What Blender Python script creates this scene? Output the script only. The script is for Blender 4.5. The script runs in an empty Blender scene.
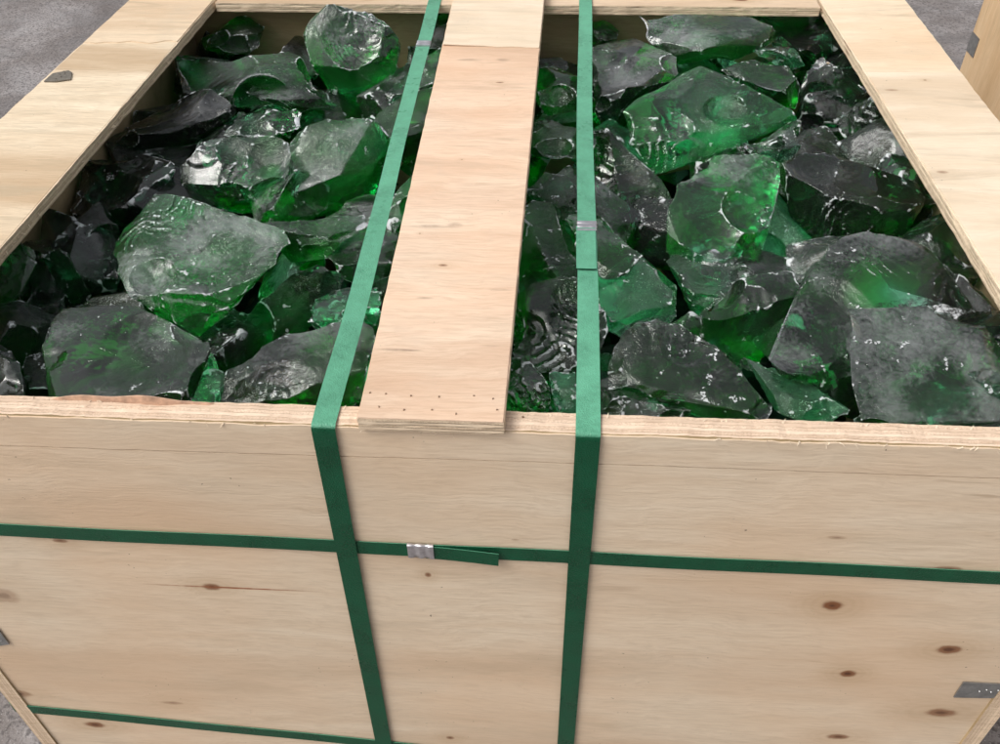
import bpy, bmesh, math, random
import numpy as np
from mathutils import Vector, Matrix, noise

# ------------------------------------------------------------------ camera, sky, sun, exposure
scene = bpy.context.scene
C = scene.collection
RIM = 0.78                       # height of the crate's rim above the ground
YF = -0.46                       # y of the crate's front face
YAW, PITCH, ROLL, FPX = -0.0748, 0.7325, -0.0208, 876.8
CAM = Vector((0.0685, YF - 0.4563, RIM + 0.4713))
fwd = Vector((math.sin(YAW) * math.cos(PITCH), math.cos(YAW) * math.cos(PITCH), -math.sin(PITCH)))
rt0 = Vector((math.cos(YAW), -math.sin(YAW), 0)); up0 = rt0.cross(fwd)
rt = math.cos(ROLL) * rt0 + math.sin(ROLL) * up0
up = -math.sin(ROLL) * rt0 + math.cos(ROLL) * up0
cam_d = bpy.data.cameras.new('camera'); cam = bpy.data.objects.new('camera', cam_d); C.objects.link(cam)
cam_d.sensor_width = 36; cam_d.lens = 36 * FPX / 1000; cam_d.clip_start = 0.02; cam_d.clip_end = 500
m = Matrix((rt, up, -fwd)).transposed().to_4x4(); m.translation = CAM
cam.matrix_world = m
scene.camera = cam

SUN_EL, SUN_AZ = math.radians(52), math.radians(-118)     # azimuth from +y, clockwise: from the left
world = bpy.data.worlds.new('World'); scene.world = world; world.use_nodes = True
wt = world.node_tree; wn = wt.nodes; wn.clear()
sky = wn.new('ShaderNodeTexSky'); sky.sky_type = 'NISHITA'; sky.sun_disc = False
sky.sun_elevation = SUN_EL; sky.sun_rotation = SUN_AZ
sky.air_density = 1.0; sky.dust_density = 6.0; sky.ozone_density = 1.0
hs = wn.new('ShaderNodeHueSaturation'); hs.inputs['Saturation'].default_value = 0.20   # cloud cover greys the sky
bg = wn.new('ShaderNodeBackground'); bg.inputs['Strength'].default_value = 0.15
wo = wn.new('ShaderNodeOutputWorld')
wt.links.new(sky.outputs[0], hs.inputs['Color']); wt.links.new(hs.outputs[0], bg.inputs['Color'])
wt.links.new(bg.outputs[0], wo.inputs['Surface'])
sl = bpy.data.lights.new('sun', 'SUN'); sl.energy = 0.8; sl.angle = math.radians(25); sl.color = (1.0, 0.965, 0.91)
so = bpy.data.objects.new('sun', sl); C.objects.link(so)
sd = Vector((math.sin(SUN_AZ) * math.cos(SUN_EL), math.cos(SUN_AZ) * math.cos(SUN_EL), math.sin(SUN_EL)))
so.rotation_euler = sd.to_track_quat('Z', 'Y').to_euler()
scene.view_settings.view_transform = 'Standard'; scene.view_settings.look = 'None'
scene.view_settings.gamma = 1.0; scene.view_settings.use_curve_mapping = False
scene.view_settings.exposure = 0.22
cy = scene.cycles
cy.max_bounces = 14; cy.transmission_bounces = 12; cy.glossy_bounces = 6; cy.diffuse_bounces = 4
cy.transparent_max_bounces = 12; cy.volume_bounces = 0
cy.use_denoising = True; cy.sample_clamp_indirect = 4.0
cy.caustics_reflective = True; cy.caustics_refractive = True

rng = random.Random(7)
W_, H_ = 1000.0, 744.0

def ray(px, py):
    return (fwd * FPX + rt * (px - W_ / 2) - up * (py - H_ / 2)).normalized()
def at(px, py, z):               # point of the photo at height z (relative to the rim)
    d = ray(px, py); t = (RIM + z - CAM.z) / d.z
    return CAM + d * t
def at_y(px, py, y):
    d = ray(px, py); return CAM + d * ((y - CAM.y) / d.y)
def at_x(px, py, x):
    d = ray(px, py); return CAM + d * ((x - CAM.x) / d.x)

# ------------------------------------------------------------------ object helpers
def tag(o, label=None, cat=None, group=None, kind=None):
    if label: o['label'] = label
    if cat: o['category'] = cat
    if group: o['group'] = group
    if kind: o['kind'] = kind
    return o
def link(name, me, mat, parent=None):
    o = bpy.data.objects.new(name, me); C.objects.link(o)
    if mat:
        me.materials.clear(); me.materials.append(mat)
    if parent:
        o.parent = parent
        if parent.parent is None and parent.type == 'EMPTY':
            o.matrix_parent_inverse = Matrix.Translation(-parent.location)
    return o
def empty(name, loc):
    o = bpy.data.objects.new(name, None); C.objects.link(o); o.location = loc; o.empty_display_size = .05
    return o
def bm_mesh(bm, name, smooth=False, ang=None):
    me = bpy.data.meshes.new(name); bm.normal_update(); bm.to_mesh(me); bm.free()
    if smooth:
        me.shade_smooth()
        if ang: me.set_sharp_from_angle(angle=math.radians(ang))
    return me

# numpy value noise, 3D
def vnoise(P, seed=0):
    P = np.asarray(P, float); i = np.floor(P).astype(np.int64); f = P - i; f = f * f * (3 - 2 * f)
    def h(ix, iy, iz):
        n = (ix * 73856093) ^ (iy * 19349663) ^ (iz * 83492791) ^ (seed * 2654435761 & 0xffffffff)
        n = (n ^ (n >> 13)) * 1274126177 & 0xffffffff
        n = (n ^ (n >> 16)) * 668265263 & 0xffffffff
        return ((n ^ (n >> 15)) & 0xffff) / 32767.5 - 1.0
    r = 0
    for dx in (0, 1):
        for dy in (0, 1):
            for dz in (0, 1):
                w = (f[:, 0] if dx else 1 - f[:, 0]) * (f[:, 1] if dy else 1 - f[:, 1]) * (f[:, 2] if dz else 1 - f[:, 2])
                r = r + w * h(i[:, 0] + dx, i[:, 1] + dy, i[:, 2] + dz)
    return r

# ------------------------------------------------------------------ materials
class NT:
    def __init__(s, name):
        s.m = bpy.data.materials.new(name); s.m.use_nodes = True; s.t = s.m.node_tree; s.t.nodes.clear()
        s.out = s.t.nodes.new('ShaderNodeOutputMaterial')
    def n(s, ty, **kw):
        nd = s.t.nodes.new(ty)
        for k, v in kw.items():
            if hasattr(nd, k): setattr(nd, k, v)
        return nd
    def l(s, a, b): s.t.links.new(a, b)
    def val(s, sock, v):
        if hasattr(v, 'is_output') or isinstance(v, bpy.types.NodeSocket): s.l(v, sock)
        else: sock.default_value = v
    def math(s, op, a, b=0.0, c=None, clamp=False):
        nd = s.n('ShaderNodeMath', operation=op); nd.use_clamp = clamp
        s.val(nd.inputs[0], a); s.val(nd.inputs[1], b)
        if c is not None: s.val(nd.inputs[2], c)
        return nd.outputs[0]
    def mapr(s, v, a, b, c=0.0, d=1.0, smooth=False):
        nd = s.n('ShaderNodeMapRange'); nd.clamp = True
        if smooth: nd.interpolation_type = 'SMOOTHSTEP'
        s.val(nd.inputs[0], v)
        for k, x in zip((1, 2, 3, 4), (a, b, c, d)): nd.inputs[k].default_value = x
        return nd.outputs[0]
    def mix(s, f, a, b, bt='MIX'):
        nd = s.n('ShaderNodeMix', data_type='RGBA', blend_type=bt)
        s.val(nd.inputs[0], f); s.val(nd.inputs[6], a); s.val(nd.inputs[7], b)
        return nd.outputs[2]
    def noise(s, vec, scale, detail=4, rough=.55, dist=0.0, ntype='FBM'):
        nd = s.n('ShaderNodeTexNoise'); nd.noise_type = ntype
        s.l(vec, nd.inputs['Vector']); nd.inputs['Scale'].default_value = scale
        nd.inputs['Detail'].default_value = detail; nd.inputs['Roughness'].default_value = rough
        nd.inputs['Distortion'].default_value = dist
        return nd.outputs[0]
    def scalev(s, vec, sc, loc=(0, 0, 0), rot=(0, 0, 0)):
        nd = s.n('ShaderNodeMapping'); s.l(vec, nd.inputs[0]); nd.inputs['Scale'].default_value = sc
        nd.inputs['Location'].default_value = loc; nd.inputs['Rotation'].default_value = rot
        return nd.outputs[0]
    def coord(s): return s.n('ShaderNodeTexCoord').outputs['Object']
    def ramp(s, v, stops):
        nd = s.n('ShaderNodeValToRGB'); s.l(v, nd.inputs[0]); el = nd.color_ramp.elements
        while len(el) < len(stops): el.new(.5)
        for e, (p, c) in zip(el, stops): e.position = p; e.color = (*c, 1) if len(c) == 3 else c
        return nd.outputs[0]
def rgb(*c): return (*c, 1.0)

def wood_mat(name, base, dark, light, grain_axis='x', knots=(), ply_axis=None, loc=(0, 0, 0), pink=0.0,
             grain=1.0, rough=0.62, streaks=(), flat=None, streak_col=(.27, .09, .035), stain=.7):
    """veneer: fine fibres along grain_axis, broad cathedral bands, pores, knots at given object-space points"""
    t = NT(name); co = t.coord()
    ax = 'xyz'.index(grain_axis)
    s1 = [1, 1, 1]; s1[ax] = .07
    s2 = [1, 1, 1]; s2[ax] = .16
    # knots bend the grain round them
    wob = t.noise(t.scalev(co, (3, 3, 3), loc), 2.2, 3, .6)
    wobv = t.n('ShaderNodeVectorMath', operation='MULTIPLY_ADD')
    t.l(wob, wobv.inputs[0]); wobv.inputs[1].default_value = [0.0 if i == ax else .03 for i in range(3)]
    t.l(co, wobv.inputs[2])
    cv = wobv.outputs[0]
    fib = t.noise(t.scalev(cv, s1, loc), 420, 5, .65)
    band = t.noise(t.scalev(cv, s2, loc), 38, 4, .55, .6)
    broad = t.noise(t.scalev(cv, s2, loc), 9, 3, .5, .3)
    blot = t.noise(co, 6, 4, .6)
    col = t.mix(t.mapr(band, .36, .68), rgb(*base), rgb(*light))
    col = t.mix(t.math('MULTIPLY', t.mapr(broad, .48, .66), .75 * grain), col, rgb(*dark))
    col = t.mix(t.math('MULTIPLY', t.mapr(fib, .42, .72), .42 * grain), col, rgb(*[d * .78 for d in dark]))
    # thin mineral streaks
    st = t.noise(t.scalev(cv, s1, (loc[0] + 3, loc[1] + 1, loc[2])), 90, 3, .5)
    stm = t.math('MULTIPLY', t.mapr(st, .665, .72), t.mapr(blot, .5, .66))
    col = t.mix(t.math('MULTIPLY', stm, .5), col, rgb(dark[0] * .55, dark[1] * .5, dark[2] * .45))
    if pink:
        pk = t.mapr(t.noise(co, 4.2, 2, .5), .42, .66)
        col = t.mix(t.math('MULTIPLY', pk, pink), col, rgb(base[0] * 1.02, base[1] * .86, base[2] * .74))
    stn = t.math('MULTIPLY', t.mapr(t.noise(t.scalev(co, s2, (loc[0], loc[1] + 6, loc[2])), 22, 5, .65, .8), .52, .66), t.mapr(t.noise(co, 3.5, 2), .40, .56))
    col = t.mix(t.math('MULTIPLY', stn, stain), col, rgb(base[0] * .62, base[1] * .60, base[2] * .56))
    gy = t.mapr(t.noise(co, 9, 5, .7, .5), .54, .72)
    col = t.mix(t.math('MULTIPLY', gy, .5 * stain), col, rgb(base[0] * .78, base[1] * .82, base[2] * .86))
    # dirt specks
    sp = t.noise(co, 260, 2, .5); spm = t.math('MULTIPLY', t.mapr(sp, .735, .77), t.mapr(t.noise(co, 14, 2), .5, .62))
    col = t.mix(t.math('MULTIPLY', spm, .7), col, rgb(.06, .045, .035))
    wn_ = t.noise(co, 60, 3, .6)
    for (kx, ky, kz, sl_, sw, strength) in knots:        # sl_ = half length along grain, sw = half width
        sub = t.n('ShaderNodeVectorMath', operation='SUBTRACT'); t.l(co, sub.inputs[0]); sub.inputs[1].default_value = (kx, ky, kz)
        sc = [1 / sw] * 3; sc[ax] = 1 / sl_
        if flat is not None: sc[flat] = 2.0
        ml = t.n('ShaderNodeVectorMath', operation='MULTIPLY'); t.l(sub.outputs[0], ml.inputs[0]); ml.inputs[1].default_value = sc
        ln = t.n('ShaderNodeVectorMath', operation='LENGTH'); t.l(ml.outputs[0], ln.inputs[0])
        d = t.math('ADD', ln.outputs['Value'], t.math('MULTIPLY', t.math('SUBTRACT', wn_, .5), .9))
        ring = t.math('SINE', t.math('MULTIPLY', d, 7.0))
        halo = t.math('MULTIPLY', t.mapr(d, 1.0, 5.5, 1, 0, True), t.mapr(ring, -1, 1, .34, .46))
        col = t.mix(t.math('MULTIPLY', halo, strength * .75), col, rgb(.36, .22, .10))
        core = t.mapr(d, .65, 1.25, 1, 0, True)
        col = t.mix(t.math('MULTIPLY', core, strength), col, rgb(.21, .085, .035))
        eye = t.mapr(d, .15, .55, 1, 0, True)
        col = t.mix(t.math('MULTIPLY', eye, strength * .8), col, rgb(.075, .026, .013))
    for (kx, ky, kz, sl_, sw, strength) in streaks:      # resin streaks
        sub = t.n('ShaderNodeVectorMath', operation='SUBTRACT'); t.l(co, sub.inputs[0]); sub.inputs[1].default_value = (kx, ky, kz)
        sc = [1 / sw] * 3; sc[ax] = 1 / sl_
        if flat is not None: sc[flat] = 2.0
        ml = t.n('ShaderNodeVectorMath', operation='MULTIPLY'); t.l(sub.outputs[0], ml.inputs[0]); ml.inputs[1].default_value = sc
        ln = t.n('ShaderNodeVectorMath', operation='LENGTH'); t.l(ml.outputs[0], ln.inputs[0])
        core = t.mapr(ln.outputs['Value'], .3, 1.0, 1, 0, True)
        core = t.math('MULTIPLY', core, t.mapr(wn_, .3, .6, .35, 1))
        col = t.mix(t.math('MULTIPLY', core, strength), col, rgb(*streak_col))
    p = t.n('ShaderNodeBsdfPrincipled'); t.l(col, p.inputs['Base Color'])
    p.inputs['Roughness'].default_value = rough; p.inputs['Specular IOR Level'].default_value = .3
    b = t.n('ShaderNodeBump'); b.inputs['Strength'].default_value = .35; b.inputs['Distance'].default_value = .0012
    t.l(t.math('ADD', fib, t.math('MULTIPLY', band, .7)), b.inputs['Height']); t.l(b.outputs[0], p.inputs['Normal'])
    t.l(p.outputs[0], t.out.inputs[0])
    return t.m

def ply_mat(name, axis, pitch, off=0.0, tone=(.62, .47, .33)):
    """sawn plywood edge: glued plies stacked along axis, alternating long-grain and end-grain"""
    t = NT(name); co = t.coord(); ax = 'xyz'.index(axis)
    sep = t.n('ShaderNodeSeparateXYZ'); t.l(co, sep.inputs[0])
    lo = [1, 1, 1]; 
    wob = t.noise(co, 12, 3, .6)
    v = t.math('ADD', t.math('DIVIDE', t.math('SUBTRACT', sep.outputs[ax], off), pitch), t.math('MULTIPLY', t.math('SUBTRACT', wob, .5), .2))
    fr = t.math('FRACT', v); fl = t.math('FLOOR', v); odd = t.math('PINGPONG', fl, 1.0)
    wn_ = t.n('ShaderNodeTexWhiteNoise', noise_dimensions='1D'); t.l(fl, wn_.inputs['W'])
    a = t.mix(wn_.outputs['Value'], rgb(*tone), rgb(tone[0] * 1.22, tone[1] * 1.25, tone[2] * 1.28))
    fib = t.noise(t.scalev(co, (.12, 1, 1)), 300, 4, .7)
    a = t.mix(t.math('MULTIPLY', t.mapr(fib, .45, .7), .4), a, rgb(tone[0] * .6, tone[1] * .52, tone[2] * .45))
    endg = t.noise(co, 700, 3, .6)
    a = t.mix(t.math('MULTIPLY', t.math('MULTIPLY', odd, t.mapr(endg, .4, .65)), .4), a, rgb(tone[0] * .55, tone[1] * .45, tone[2] * .36))
    line = t.math('MULTIPLY', t.mapr(fr, 0.0, .22, 1, 0), t.mapr(t.noise(co, 45, 3, .6), .36, .56))
    a = t.mix(t.math('MULTIPLY', line, .6), a, rgb(.16, .09, .05))
    red = t.math('MULTIPLY', t.mapr(t.noise(t.scalev(co, (.5, .5, 1)), 26, 3, .6), .64, .72), odd)
    a = t.mix(t.math('MULTIPLY', red, .7), a, rgb(.22, .07, .045))
    p = t.n('ShaderNodeBsdfPrincipled'); t.l(a, p.inputs['Base Color']); p.inputs['Roughness'].default_value = .8
    p.inputs['Specular IOR Level'].default_value = .2
    b = t.n('ShaderNodeBump'); b.inputs['Strength'].default_value = .6; b.inputs['Distance'].default_value = .0011
    t.l(t.math('ADD', t.math('MULTIPLY', fib, .8), t.math('SUBTRACT', t.math('MULTIPLY', endg, .5), line)), b.inputs['Height'])
    t.l(b.outputs[0], p.inputs['Normal']); t.l(p.outputs[0], t.out.inputs[0])
    return t.m

def glass_mat(name, dust_sheen, rough, density=34.0, col=(.0, .86, .48), fine=2.2):
    """clear green glass; the meshes carry 'wear' (crushed edges) and 'film' (settled powder, plus sky grey painted on upward faces)"""
    t = NT(name); co = t.coord()
    p = t.n('ShaderNodeBsdfPrincipled'); p.inputs['Base Color'].default_value = rgb(.97, 1, .98)
    p.inputs['Transmission Weight'].default_value = 1.0; p.inputs['IOR'].default_value = 1.56
    A = lambda k: t.n('ShaderNodeAttribute', attribute_name=k).outputs['Fac']
    wear, film = A('wear'), A('film')
    n2 = t.noise(co, 190, 5, .68); 
    hk = t.noise(co, 150, 5, .72, 1.2)
    fk = t.noise(co, 420, 2, .5)
    rg = t.mapr(film, .3, .8, rough * .2, rough * 1.6); t.l(rg, p.inputs['Roughness'])
    b = t.n('ShaderNodeBump'); b.inputs['Strength'].default_value = .7; b.inputs['Distance'].default_value = .0026
    t.l(t.math('MULTIPLY', t.math('ADD', t.math('MULTIPLY', hk, .9), t.math('MULTIPLY', n2, .45)), t.mapr(A('crisp'), .30, .80, .04, 1.0)), b.inputs['Height'])
    if fine < 1.6: b.inputs['Distance'].default_value = .0014
    t.l(b.outputs[0], p.inputs['Normal'])
    va = t.n('ShaderNodeVolumeAbsorption'); va.inputs['Color'].default_value = rgb(*col); va.inputs['Density'].default_value = density
    d = t.n('ShaderNodeBsdfPrincipled'); d.inputs['Roughness'].default_value = .6
    t.l(t.mix(n2, rgb(.46, .48, .50), rgb(.82, .84, .85)), d.inputs['Base Color'])
    t.l(b.outputs[0], d.inputs['Normal'])
    e = t.mapr(t.math('ADD', wear, t.math('MULTIPLY', t.math('SUBTRACT', n2, .5), 1.3)), .34, .62, 0, .85)
    sp = t.mapr(t.math('ADD', film, t.math('MULTIPLY', t.math('SUBTRACT', hk, .5), fine)), .55 - .12 * (2.2 - fine), 1.55 - .30 * (2.2 - fine), .012, dust_sheen)
    fl = t.mapr(t.math('ADD', A('fleck'), t.math('MULTIPLY', t.math('SUBTRACT', fk, .5), 2.2)), .86, 1.1, 0, .7)
    tot = t.math('MAXIMUM', t.math('MAXIMUM', e, sp), fl, clamp=True)
    mx = t.n('ShaderNodeMixShader'); t.l(tot, mx.inputs[0]); t.l(p.outputs[0], mx.inputs[1]); t.l(d.outputs[0], mx.inputs[2])
    t.l(mx.outputs[0], t.out.inputs['Surface']); t.l(va.outputs[0], t.out.inputs['Volume'])
    return t.m

def simple_mat(name, col, rough=.5, metal=0.0, var=.15, scale=80, spec=.5, bump=.2, bdist=.0005):
    t = NT(name); co = t.coord(); n1 = t.noise(co, scale, 4, .6)
    c = t.mix(t.mapr(n1, .3, .7), rgb(*[x * (1 - var) for x in col]), rgb(*[min(1, x * (1 + var)) for x in col]))
    p = t.n('ShaderNodeBsdfPrincipled'); t.l(c, p.inputs['Base Color']); p.inputs['Roughness'].default_value = rough
    p.inputs['Metallic'].default_value = metal; p.inputs['Specular IOR Level'].default_value = spec
    b = t.n('ShaderNodeBump'); b.inputs['Strength'].default_value = bump; b.inputs['Distance'].default_value = bdist
    t.l(n1, b.inputs['Height']); t.l(b.outputs[0], p.inputs['Normal']); t.l(p.outputs[0], t.out.inputs[0])
    return t.m

def strap_mat(name):
    t = NT(name); co = t.coord()
    emb = t.n('ShaderNodeTexVoronoi'); t.l(co, emb.inputs['Vector']); emb.inputs['Scale'].default_value = 800
    n1 = t.noise(co, 35, 4, .65); n2 = t.noise(co, 900, 2, .5); n3 = t.noise(co, 240, 3, .6)
    col = t.mix(t.mapr(n1, .35, .65), rgb(.002, .054, .022), rgb(.004, .078, .034))
    # sky sheen painted in as paler green, thinly dusted, on upward faces
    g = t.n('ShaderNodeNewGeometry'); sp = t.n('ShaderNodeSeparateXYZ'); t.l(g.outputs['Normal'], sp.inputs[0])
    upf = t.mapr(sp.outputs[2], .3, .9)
    dust_sheen = t.math('MULTIPLY', upf, t.mapr(t.math('ADD', t.math('MULTIPLY', n1, .6), t.math('MULTIPLY', n3, .4)), .3, .7, .34, .62))
    col = t.mix(dust_sheen, col, rgb(.21, .61, .40))
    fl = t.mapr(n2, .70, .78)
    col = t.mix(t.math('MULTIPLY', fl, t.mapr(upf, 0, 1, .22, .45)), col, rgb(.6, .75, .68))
    p = t.n('ShaderNodeBsdfPrincipled'); t.l(col, p.inputs['Base Color']); t.l(t.mapr(n1, .3, .7, .22, .40), p.inputs['Roughness'])
    p.inputs['Specular IOR Level'].default_value = .26
    b = t.n('ShaderNodeBump'); b.inputs['Strength'].default_value = .5; b.inputs['Distance'].default_value = .0008
    t.l(emb.outputs['Distance'], b.inputs['Height']); t.l(b.outputs[0], p.inputs['Normal']); t.l(p.outputs[0], t.out.inputs[0])
    return t.m

def ground_mat():
    t = NT('wet_concrete'); co = t.coord()
    a = t.noise(co, 3.2, 5, .65, .4); b_ = t.noise(co, 17, 6, .7); c_ = t.noise(co, 120, 4, .6)
    col = t.ramp(a, [(.34, (.115, .097, .088)), (.5, (.185, .162, .152)), (.64, (.33, .305, .298))])
    col = t.mix(t.mapr(b_, .35, .7, 0, .6), col, rgb(.22, .20, .198))
    col = t.mix(t.math('MULTIPLY', t.mapr(c_, .5, .62), .75), col, rgb(.06, .052, .05))
    col = t.mix(t.math('MULTIPLY', t.mapr(t.noise(co, 300, 2), .66, .72), .6), col, rgb(.55, .53, .52))
    p = t.n('ShaderNodeBsdfPrincipled'); t.l(col, p.inputs['Base Color'])
    t.l(t.mapr(t.noise(co, 5, 3, .6), .38, .62, .30, .9), p.inputs['Roughness'])
    b = t.n('ShaderNodeBump'); b.inputs['Strength'].default_value = .8; b.inputs['Distance'].default_value = .006
    t.l(t.math('ADD', b_, t.math('MULTIPLY', c_, .5)), b.inputs['Height']); t.l(b.outputs[0], p.inputs['Normal'])
    t.l(p.outputs[0], t.out.inputs[0])
    return t.m

BASE = (.66, .51, .36)
DARK = (.50, .345, .21)
LIGHT = (.74, .60, .45)
def fp(px, py):                   # a point of the photo on the crate's front face
    v = at_y(px, py, YF); return v
kn = []
for (px, py, L, w, s) in [(832, 606, .0075, .0038, 1), (948, 650, .009, .0035, .9), (848, 674, .006, .003, .95), (940, 713, .013, .0042, .8),
                          (838, 737, .009, .003, .8), (95, 725, .010, .0035, .9), (212, 587, .007, .0028, .85), (428, 575, .0025, .0018, .8),
                          (60, 541, .006, .0015, .7), (20, 694, .010, .004, .6), (948, 569, .010, .002, .6), (172, 703, .010, .002, .4),
                          (450, 738, .004, .002, .7), (838, 538, .006, .0012, .35), (4, 596, .012, .006, .4), (515, 540, .003, .001, .3)]:
    v = fp(px, py); kn.append((v.x, v.y, v.z, L * 1.2, w * 1.9, s))
vs = fp(228, 588); 
M_front = wood_mat('front_veneer', (.69, .545, .395), (.58, .425, .29), (.745, .615, .465), 'x', kn, loc=(0, 0, .3), grain=1.0, pink=.35, flat=1, stain=.3,
                   streaks=[(vs.x, vs.y, vs.z,   .105, .0018, 1.0)])
kt, ks = [], []
for (px, py, L, w, s_) in [(443, 266, .004, .002, .6), (500, 88, .005, .0018, .6), (462, 163, .001, .0008, .6), (420, 235, .001, .001, .5)]:
    v = at(px, py, .016); kt.append((v.x, v.y, v.z, L, w, s_))
for (px, py, L, w, s_) in [(432, 228, .026, .0022, .35), (455, 227, .010, .0035, .35), (470, 66, .020, .0028, .3), (503, 66, .012, .003, .3), (400, 349, .022, .0012, .45),
                           (425, 298, .010, .0010, .35), (490, 345, .010, .0010, .2), (470, 150, .030, .0008, .25), (508, 143, .020, .0015, .2), (500, 290, .015, .0012, .2)]:
    v = at(px, py, .016); ks.append((v.x, v.y, v.z, L, w * 1.9, min(1, s_ * 1.7)))
M_top = wood_mat('slat_veneer', (.70, .525, .39), (.50, .33, .22), (.81, .67, .52), 'x', kt, loc=(2, 0, 0), pink=.5, grain=1.2, streaks=ks, flat=2, streak_col=(.25, .17, .12))
kr = []
for (px, py, L, w, s) in [(892, 90, .008, .003, .4), (942, 172, .006, .003, .45), (925, 80, .002, .0015, .6), (890, 230, .004, .001, .3)]:
    v = at(px, py, .014); kr.append((v.x, v.y, v.z, L, w, s))
M_railR = wood_mat('rail_veneer_pale', (.72, .585, .43), (.56, .41, .27), (.80, .68, .53), 'x', kr, loc=(5, 3, 0), grain=.5, flat=2)
M_railL = wood_mat('rail_veneer_yellow', (.69, .545, .385), (.48, .33, .20), (.78, .65, .48), 'x', loc=(-4, 1, 0), pink=.2, grain=.8)
M_railR2 = wood_mat('rail_veneer_warm', (.74, .59, .42), (.57, .41, .27), (.82, .68, .51), 'x', loc=(15, 3, 0), grain=.8, pink=.5)
M_railL2 = wood_mat('rail_veneer_cream', (.71, .575, .41), (.47, .33, .20), (.79, .67, .50), 'x', loc=(-14, 5, 0), pink=.1, grain=1.1)
M_back = wood_mat('rail_veneer_back', (.66, .50, .35), (.48, .33, .2), (.72, .57, .42), 'x',
                  [(*at(740, 5, .006), .010, .0035, .9), (*at(370, 4, .006), .012, .0035, .8)], loc=(9, 1, 0), flat=2)
M_inner = wood_mat('inner_veneer', (.46, .35, .20), (.33, .23, .12), (.53, .41, .25), 'x', loc=(1, 7, 0))
M_other = wood_mat('neighbour_veneer', (.62, .43, .25), (.48, .31, .16), (.68, .50, .31), 'z', loc=(1, 7, 3), grain=.8)
M_plyY = ply_mat('ply_edge_front', 'y', .0036, YF, (.66, .50, .37))
M_plyZ = ply_mat('ply_edge_side', 'z', .0030, RIM + .0012, (.66, .52, .37))
M_plyX = ply_mat('ply_edge_corner', 'x', .0035, 0)
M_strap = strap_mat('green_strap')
M_seal = simple_mat('zinc_seal', (.60, .585, .61), .36, .9, .2, 140, bump=.5, bdist=.0008)
M_clip = simple_mat('galvanised_clip', (.30, .30, .295), .45, .75, .2, 120, bump=.3)
M_staple = simple_mat('staple_rust', (.27, .18, .12), .6, .4)
M_ground = ground_mat()
G = [glass_mat('green_glass_clear', .10, .02, 20), glass_mat('green_glass_dusty', .22, .035, 92),
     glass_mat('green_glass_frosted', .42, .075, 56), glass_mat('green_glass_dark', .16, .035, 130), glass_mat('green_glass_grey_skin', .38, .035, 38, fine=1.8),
     glass_mat('green_glass_slate', .27, .045, 95, fine=1.5)]

# ------------------------------------------------------------------ ground
bm = bmesh.new()
n = 70
def gz(x, y):
    r = math.hypot(x, y); a = min(1, r / 1.0) * max(0, 1 - r / 12)
    return .006 * a * noise.noise(Vector((x * 3, y * 3, 0)))
grid = [i for i in np.concatenate([-np.geomspace(200, 3, 14), np.linspace(-2.8, 2.8, 57), np.geomspace(3, 200, 14)])]
vv = [[bm.verts.new((x, y, gz(x, y) - .006)) for x in grid] for y in grid]
for j in range(len(grid) - 1):
    for i in range(len(grid) - 1): bm.faces.new((vv[j][i], vv[j][i + 1], vv[j + 1][i + 1], vv[j + 1][i]))
o = link('ground', bm_mesh(bm, 'ground', True), M_ground); tag(o, kind='structure')

# ------------------------------------------------------------------ crate
D = 0.955; YB = YF + D           # outer depth
XL, XR = -.520, .520
TW = .018                        # wall thickness
TR = .0125                       # rail thickness
crate = empty('plywood_crate', (0, YF + D / 2, 0))
tag(crate, 'open pale plywood crate filled with green glass chunks and bound with green straps', 'crate')

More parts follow.
